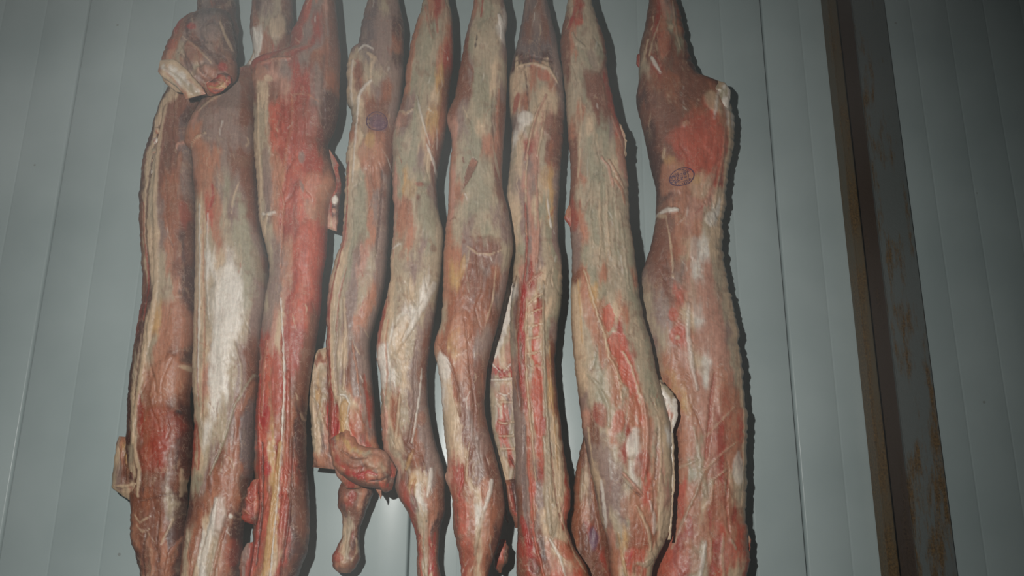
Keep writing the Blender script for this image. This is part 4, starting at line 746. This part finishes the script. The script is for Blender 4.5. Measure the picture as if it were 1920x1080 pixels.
# 8 -------- wide pale carcass with striped flank fat
c8 = carcass(
    [(1072, UP), (1070, -60), (1064, 0), (1057, 40), (1052, 80), (1056, 130), (1061, 180), (1064, 230), (1069, 290), (1071, 340), (1068, 385), (1070, 430), (1074, 480), (1071, 540), (1072, 600), (1078, 680), (1086, 750),
     (1096, 820), (1106, 870), (1118, 930), (1128, 980), (1142, 1020), (1146, 1080), (1156, 1150), (1170, 1230)],
    [(1098, UP), (1102, -60), (1110, 0), (1120, 38), (1134, 80), (1139, 125), (1148, 180), (1158, 225), (1170, 262), (1174, 305), (1178, 350), (1180, 400), (1188, 460), (1197, 530), (1206, 590), (1218, 630), (1228, 680), (1238, 720),
     (1250, 770), (1260, 820), (1261, 880), (1260, 930), (1256, 990), (1240, 1030), (1226, 1062), (1218, 1100), (1210, 1160), (1200, 1230)],
    0.222,
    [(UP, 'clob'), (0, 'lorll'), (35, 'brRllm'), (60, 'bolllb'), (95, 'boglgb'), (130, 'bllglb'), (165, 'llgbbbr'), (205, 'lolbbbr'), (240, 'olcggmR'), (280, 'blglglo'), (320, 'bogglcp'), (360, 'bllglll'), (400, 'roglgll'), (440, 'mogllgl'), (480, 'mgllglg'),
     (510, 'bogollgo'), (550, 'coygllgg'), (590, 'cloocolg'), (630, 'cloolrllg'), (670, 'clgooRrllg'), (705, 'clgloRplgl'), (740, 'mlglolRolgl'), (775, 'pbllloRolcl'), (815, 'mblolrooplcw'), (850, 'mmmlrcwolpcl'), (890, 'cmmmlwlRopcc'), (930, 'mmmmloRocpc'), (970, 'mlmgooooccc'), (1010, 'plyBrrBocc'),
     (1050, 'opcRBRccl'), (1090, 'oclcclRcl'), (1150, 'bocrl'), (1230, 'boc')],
    [([(1085, -10), (1078, 20), (1066, 50)], 5, 'x', .55, 0), ([(1072, 60), (1080, 78), (1095, 85)], 5, 'l', .6, .003), ('b', 1112, 110, 8, 20, -20, 'm', .5, -.001), ([(1070, 120), (1078, 150), (1074, 180)], 5, 'l', .6, .003), ('b', 1110, 155, 20, 26, 0, 'b', .45, .002),
     ([(1143, 130), (1150, 180), (1158, 220)], 4, 'r', .75, .002), ([(1088, 180), (1090, 230), (1086, 270)], 3, 'c', .6, .002), ([(1112, 220), (1114, 260), (1108, 280)], 4, 'l', .5, .002), ([(1148, 215), (1160, 245), (1170, 270)], 4, 'p', .6, .002),
     ([(1088, 275), (1084, 330)], 3, 'c', .8, .002), ([(1102, 285), (1102, 330)], 1.6, 'w', .6, .001), ('b', 1100, 300, 12, 34, 0, 'g', .7, 0), ([(1128, 296), (1140, 310), (1148, 340), (1150, 350)], 4, 'p', .75, .003), ([(1142, 300), (1160, 330), (1172, 350)], 4, 'o', .5, .003),
     ([(1152, 335), (1166, 352), (1174, 380)], 4, 'o', .7, .002), ([(1110, 340), (1106, 400), (1112, 460)], 3, 'l', .5, .0022), ([(1124, 345), (1124, 400), (1126, 450), (1120, 500)], 3, 'c', .5, .0025), ([(1138, 350), (1138, 410), (1144, 480)], 3, 'c', .5, .0025), ([(1150, 370), (1154, 430), (1160, 500)], 3, 'g', .6, -.002),
     ([(1131, 350), (1131, 400), (1134, 470)], 2.4, 'g', .6, -.002), ([(1164, 400), (1172, 470), (1180, 540)], 3, 'l', .5, .002), ('b', 1076, 408, 10, 24, 0, 'r', .5, .002), ([(1078, 540), (1080, 600), (1086, 680)], 2.5, 'c', .8, .002), ([(1084, 520), (1090, 600), (1092, 640)], 2, 'y', .6, .001),
     ([(1095, 505), (1108, 550), (1120, 590), (1134, 630), (1142, 670), (1154, 690), (1160, 720), (1166, 750)], 3.4, 'c', .85, .003), ('b', 1102, 580, 10, 50, -12, 'o', .6, 0), ([(1112, 610), (1124, 650), (1130, 690)], 6, 'o', .7, 0), ('p', [(1131, 578), (1144, 568), (1152, 590), (1150, 608), (1140, 625), (1130, 600)], 'R', .8, -.001), ('p', [(1138, 636), (1150, 622), (1172, 628), (1176, 650), (1170, 670), (1152, 672), (1142, 655)], 'R', .8, -.001),
     ('b', 1174, 690, 17, 44, -18, 'R', .85, -.001), ('b', 1152, 710, 14, 42, -10, 'o', .5, 0), ([(1168, 660), (1184, 690), (1196, 730), (1200, 760)], 2.4, 'c', .8, .002), ('b', 1130, 570, 6, 10, 0, 'o', .5, 0), ([(1156, 680), (1158, 700), (1164, 720)], 2.5, 'c', .7, .002),
     ('b', 1126, 775, 14, 28, -15, 'r', .6, 0), ([(1100, 700), (1120, 720), (1140, 760), (1140, 800)], 5, 'g', .5, .002), ('b', 1160, 790, 14, 24, 12, 'R', .7, 0), ('b', 1186, 775, 14, 34, -10, 'o', .7, .003), ([(1192, 780), (1196, 795)], 3, 'w', .5, .001), ([(1178, 730), (1174, 780), (1166, 830)], 3, 'l', .6, -.002),
     ([(1204, 740), (1214, 800), (1212, 860), (1206, 900)], 6, 'p', .5, .004), ([(1228, 745), (1238, 800), (1240, 860), (1236, 920)], 3, 'c', .7, .003), ([(1234, 800), (1230, 860), (1228, 900)], 2, 'd', .5, -.003), ('b', 1187, 830, 12, 30, 12, 'w', .75, .002), ('b', 1204, 870, 18, 30, 10, 'r', .55, .001),
     ([(1168, 888), (1184, 905), (1202, 926)], 5, 'p', .85, .005), ([(1170, 902), (1186, 918), (1202, 932)], 1.5, 'd', .8, -.003), ([(1104, 800), (1112, 860), (1122, 910), (1130, 970), (1140, 1000)], 2.4, 'c', .85, .003), ([(1128, 900), (1134, 950), (1138, 990)], 3.5, 'w', .85, .002), ([(1142, 860), (1146, 900)], 2, 'w', .7, .001),
     ('b', 1140, 880, 14, 70, -8, 'm', .5, 0), ('b', 1180, 950, 20, 30, 0, 'o', .55, .002), ('b', 1196, 1005, 18, 34, -15, 'B', .8, .001), ('b', 1190, 1040, 24, 14, 0, 'R', .6, 0), ([(1194, 950), (1206, 975), (1216, 1000), (1220, 1030)], 6, 'c', .6, .004), ([(1218, 940), (1226, 968), (1226, 1000)], 5, 'w', .45, .003),
     ([(1224, 900), (1226, 940), (1222, 975)], 1.8, 'b', .6, -.003), ([(1240, 890), (1242, 950), (1238, 1000)], 7, 'c', .6, .002), ([(1160, 1000), (1166, 1040), (1174, 1080)], 4, 'y', .5, .003), ([(1195, 1055), (1210, 1060), (1222, 1050)], 7, 'l', .7, .002), ([(1184, 1035), (1176, 1060)], 2.5, 'x', .8, 0)],
    151, [('hind_leg', 330), ('loin', 600), ('ribs', 880), ('shoulder', 1230)],
    'wide pale carcass side second from the right, red gaps in its striped fat', ragl=.8, ragr=1.1, curve=([-200, 1300], [0, 0]))
extra(c8, 'skin_tag', [(1066, 385, 1074, 383), (1060, 398, 1076, 396), (1058, 406, 1076, 408), (1064, 418, 1076, 420), (1070, 426, 1076, 428)], 0.236, [(0, 'oB'), (.5, 'rB'), (1, 'mb')], [], 153, round_ends=(.3, .3))
extra(c8, 'skin_tag', [(1160, 232, 1168, 236), (1162, 252, 1172, 254), (1164, 276, 1174, 272), (1168, 298, 1177, 290)], 0.244, [(0, 'co'), (.5, 'pc'), (1, 'oc')], [], 154, ragr=2)
extra(c8, 'fat_flap', [(1232, 714, 1240, 712), (1236, 735, 1262, 738), (1244, 755, 1270, 755), (1250, 775, 1271, 778), (1254, 795, 1266, 795), (1258, 815, 1262, 814)], 0.236, [(0, 'cg'), (.4, 'wwl'), (.7, 'pww'), (1, 'cw')],
      [([(1236, 714), (1246, 722)], 2, 'd', .8, 0)], 155, label='white fat flap standing off the edge', mat=FAT, depth=.5, ragr=1.2)
extra(c8, 'fat_rim', [(1256, 812, 1263, 812), (1258, 860, 1264, 860), (1259, 900, 1265, 900), (1257, 950, 1262, 950), (1254, 1000, 1259, 1000), (1250, 1012, 1256, 1012)], 0.252, [(0, 'wl'), (.5, 'lc'), (1, 'cl')], [], 156, label='thin cream rim of fat', mat=FAT, lump=.3)
extra(c8, 'far_foreleg', [(1098, 800, 1108, 800), (1090, 835, 1122, 835), (1084, 860, 1128, 860), (1078, 900, 1134, 900), (1074, 950, 1140, 950), (1071, 1000, 1146, 1000), (1073, 1030, 1148, 1030), (1090, 1080, 1150, 1080), (1100, 1150, 1150, 1150), (1110, 1200, 1140, 1200)], 0.095,
      [(0, 'dbb'), (.12, 'bbb'), (.25, 'Bcbb'), (.4, 'BobB'), (.5, 'Bbrbb'), (.6, 'mbbrb'), (.7, 'mbbr'), (1, 'bbb')],
      [([(1092, 880), (1090, 920), (1088, 940)], 5, 'l', .6, .003), ([(1088, 940), (1090, 980)], 4, 'o', .5, .002), ('b', 1112, 1010, 9, 24, 0, 'v', .9, 0), ([(1108, 900), (1116, 960), (1126, 1010)], 2.4, 'o', .5, .002), ([(1100, 1000), (1098, 1030)], 2, 'd', .6, -.002)],
      157, label='darker foreleg behind, purple stamp at its foot', round_ends=(.1, .1))

# 9 -------- rightmost: broad carcass with purple oval stamp
c9 = carcass(
    [(1228, UP), (1224, -60), (1217, 0), (1209, 50), (1200, 90), (1199, 120), (1199, 150), (1195, 178), (1203, 220), (1214, 270), (1222, 310), (1232, 360), (1232, 390), (1226, 440), (1212, 490), (1200, 530), (1203, 590), (1214, 640),
     (1228, 690), (1240, 740), (1250, 800), (1254, 900), (1250, 980), (1236, 1040), (1226, 1080), (1236, 1150), (1250, 1230)],
    [(1252, UP), (1258, -60), (1268, 0), (1280, 55), (1294, 100), (1303, 130), (1318, 147), (1342, 154), (1366, 168), (1371, 200), (1378, 228), (1376, 280), (1367, 330), (1360, 380), (1356, 430), (1358, 480), (1364, 520),
     (1372, 560), (1384, 610), (1392, 680), (1398, 740), (1403, 800), (1402, 860), (1398, 930), (1396, 965), (1404, 1000), (1406, 1050), (1396, 1100), (1380, 1160), (1360, 1230)],
    0.13,
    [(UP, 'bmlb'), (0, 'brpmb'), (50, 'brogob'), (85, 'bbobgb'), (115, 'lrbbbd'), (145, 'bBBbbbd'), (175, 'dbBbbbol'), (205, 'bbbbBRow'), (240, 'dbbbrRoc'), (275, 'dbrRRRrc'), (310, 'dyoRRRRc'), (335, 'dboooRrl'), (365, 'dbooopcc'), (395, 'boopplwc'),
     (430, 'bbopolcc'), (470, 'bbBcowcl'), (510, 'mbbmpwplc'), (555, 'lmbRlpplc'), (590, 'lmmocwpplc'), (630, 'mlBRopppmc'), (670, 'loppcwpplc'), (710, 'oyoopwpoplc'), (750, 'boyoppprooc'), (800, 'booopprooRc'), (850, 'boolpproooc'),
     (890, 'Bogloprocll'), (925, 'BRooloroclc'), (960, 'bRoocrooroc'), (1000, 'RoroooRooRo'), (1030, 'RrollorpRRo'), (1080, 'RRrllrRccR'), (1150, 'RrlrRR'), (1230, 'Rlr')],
    [([(1240, 30), (1226, 70), (1218, 100)], 2, 'c', .7, .002), ([(1262, 0), (1268, 50), (1278, 90)], 3, 'l', .6, .002), ([(1222, 105), (1230, 120), (1238, 134)], 4.5, 'w', .85, .003), ([(1216, 70), (1210, 100), (1206, 110)], 3, 'c', .8, .002), ('b', 1246, 80, 14, 30, 0, 'R', .3, .003),
     ('b', 1258, 50, 5, 5, 0, 'c', .6, .001), ('b', 1340, 190, 16, 26, -30, 'c', .7, .003), ([(1350, 165), (1344, 190), (1340, 220)], 5, 'w', .6, .003), ('b', 1290, 260, 44, 24, 5, 'R', .6, 0), ('b', 1345, 265, 24, 34, 0, 'R', .6, .003), ('b', 1300, 220, 30, 14, -40, 'R', .4, .0),
     ('b', 1286, 232, 8, 5, -20, 'c', .6, .002), ([(1372, 200), (1374, 260), (1366, 320), (1358, 380), (1352, 440)], 5, 'c', .85, .003), ([(1362, 230), (1358, 290), (1348, 340), (1340, 390)], 4, 'c', .55, .003), ([(1248, 275), (1245, 292)], 4, 'c', .7, .002), ('b', 1262, 330, 26, 34, 0, 'o', .8, .002),
     ('b', 1315, 350, 22, 24, 0, 'c', .45, 0), ('b', 1306, 336, 9, 9, 20, 'y', .55, 0), ([(1238, 300), (1238, 350), (1234, 400)], 5, 'd', .55, -.003), ([(1236, 394), (1252, 391), (1272, 392)], 6, 'w', .95, .006), ([(1240, 396), (1250, 404)], 6, 'c', .9, .004),
     ([(1250, 402), (1256, 440), (1260, 480), (1262, 520)], 2, 'c', .8, .002), ('b', 1235, 460, 16, 70, 12, 'b', .6, .002), ('b', 1278, 440, 14, 22, 0, 'o', .6, 0), ('b', 1280, 470, 10, 12, 0, 'R', .4, 0), ('b', 1302, 465, 10, 26, 0, 'w', .4, .003), ([(1304, 400), (1314, 392), (1322, 380)], 2, 'r', .6, -.002),
     ('b', 1335, 410, 12, 14, 0, 'w', .5, .003), ('b', 1330, 340, 8, 40, 25, 'l', .5, .002), ('b', 1262, 590, 9, 14, 0, 'R', .85, -.001), ('b', 1270, 628, 13, 18, 0, 'R', .8, -.001), ('b', 1271, 632, 4, 5, 0, 'c', .8, .001), ([(1290, 570), (1288, 620), (1296, 680), (1306, 730)], 7, 'w', .55, .004),
     ('b', 1320, 560, 36, 40, 0, 'p', .5, .003), ('b', 1330, 640, 34, 40, 0, 'p', .5, .003), ([(1340, 700), (1332, 750), (1328, 810), (1322, 860)], 5, 'r', .6, -.004), ('b', 1362, 740, 20, 50, 0, 'o', .55, .003), ([(1378, 560), (1390, 640), (1396, 720), (1400, 800), (1398, 880), (1394, 950)], 3.5, 'c', .8, .003),
     ('b', 1250, 700, 30, 50, 0, 'o', .4, .003), ([(1322, 820), (1350, 790), (1380, 760)], 2, 'c', .6, .001), ([(1322, 880), (1352, 850), (1380, 830)], 2.2, 'c', .7, .002), ([(1330, 950), (1336, 900), (1360, 880)], 2.2, 'c', .6, .002), ([(1300, 800), (1312, 860), (1318, 930)], 3, 'l', .6, .001),
     ('b', 1350, 830, 26, 40, 30, 'r', .35, .002), ('p', [(1262, 905), (1284, 908), (1286, 930), (1270, 950), (1262, 944)], 'R', .7, 0), ('p', [(1290, 225), (1330, 205), (1364, 240), (1362, 290), (1352, 330), (1330, 322), (1290, 300), (1262, 282), (1264, 250)], 'R', .45, 0), ([(1268, 880), (1290, 870), (1310, 860)], 4, 'l', .5, .002), ([(1320, 880), (1302, 930), (1280, 980), (1262, 1030)], 3, 'l', .6, .002), ('b', 1385, 880, 12, 34, 0, 'w', .55, .002),
     ([(1322, 1015), (1316, 1050), (1310, 1085)], 6, 'w', .75, .003), ([(1332, 1010), (1330, 1060)], 2, 'c', .6, .002), ('b', 1370, 1040, 16, 30, 0, 'R', .5, 0), ([(1356, 1000), (1352, 1040), (1356, 1080)], 3, 'c', .6, .002), ([(1370, 1010), (1380, 1030)], 3, 'l', .7, .002), ('b', 1290, 1050, 24, 26, 0, 'R', .35, .002),
     ('b', 1350, 940, 30, 40, 0, 'o', .5, .003), ([(1366, 880), (1360, 940), (1368, 1000)], 3, 'r', .5, -.003)],
    171, [('hind_leg', 330), ('loin', 600), ('ribs', 860), ('shoulder', 1230)],
    'rightmost broad carcass side, orange pink with a purple oval stamp and pale fat edge', ragl=.6, ragr=2.2, power=2.5, curve=([-200, 1300], [0, 0]))
extra(c9, 'pelvic_bone', [(1334, 156, 1346, 150), (1338, 172, 1366, 162), (1344, 188, 1372, 178), (1346, 202, 1370, 198), (1352, 210, 1364, 210)], 0.172, [(0, 'cc'), (.4, 'lgw'), (.7, 'gww'), (1, 'wl')],
      [('b', 1350, 176, 7, 9, 0, 'g', .7, -.005), ('b', 1362, 190, 6, 10, 0, 'w', .9, .003)], 173, label='sawn white bone end', mat=FAT, lump=1.6, ragr=2.2, round_ends=(.3, .3))
extra(c9, 'skin_tag', [(1196, 102, 1202, 101), (1194, 110, 1202, 109), (1194, 120, 1202, 121), (1197, 127, 1202, 127)], 0.133, [(0, 'rb'), (.5, 'rp'), (1, 'rr')], [], 174, round_ends=(.3, .3))
extra(c9, 'fat_fringe', [(1396, 995, 1402, 998), (1398, 1010, 1407, 1012), (1396, 1028, 1406, 1030), (1396, 1044, 1402, 1046)], 0.13, [(0, 'wc'), (.5, 'cR'), (1, 'RR')], [], 175, mat=FAT, ragr=2)

# inspection stamps, ink pressed on the surface
stamp(c4, 706.5, 228, 19.5, 17.5, 0, ['08'], 'OXC', 'MOG', 901, .12, 'round smeared purple ink stamp')
stamp(c9, 1279, 331, 23.5, 16.5, -16, ['208', 'C22'], 'OXBOMEG', 'ECOOM', 902, -.25, 'purple oval ink stamp with rows of small letters')

# overhead rail with the hooks that carry the shanks (just above the frame)
def tube(name, pts, r, mat, parent, seg=8):
    V = []; pts = [Vector(p) for p in pts]
    for i, p in enumerate(pts):
        d = (pts[min(i + 1, len(pts) - 1)] - pts[max(i - 1, 0)]).normalized(); a = d.orthogonal().normalized() if abs(d.x) > .9 else Vector((1, 0, 0)).cross(d).normalized(); bb = d.cross(a)
        V += [tuple(p + (a * math.cos(t * 2 * math.pi / seg) + bb * math.sin(t * 2 * math.pi / seg)) * r) for t in range(seg)]
    Fq = [(i * seg + k, i * seg + (k + 1) % seg, (i + 1) * seg + (k + 1) % seg, (i + 1) * seg + k) for i in range(len(pts) - 1) for k in range(seg)]
    return mesh_obj(name, V, Fq, [tuple(range(seg))[::-1], tuple((len(pts) - 1) * seg + k for k in range(seg))], mat, parent)
roots = [c1, c2, c3, c4, c5, c6, c7, c8, c9]
ztop = max(r['_base'][2] for r in roots)
rail = structure(box('trim_1', (XL, -0.20, ztop + 0.14), (XR, -0.15, ztop + 0.19), STEEL, None, 0.006))
for r in roots:
    x, y, z = r['_base']; R_ = 0.018
    pts = [(x, -0.175, ztop + 0.15), (x, -0.175, ztop + 0.11), (x, y, ztop + 0.07), (x, y, z + 0.05)] + [(x + R_ - R_ * math.cos(a), y, z + 0.018 - 0.03 * math.sin(a) + 0.02) for a in (0.5, 1.2, 1.9, 2.6, 3.1)]
    tube('hook', pts, 0.004, STEEL, rail)
for r in roots: del r['_base']
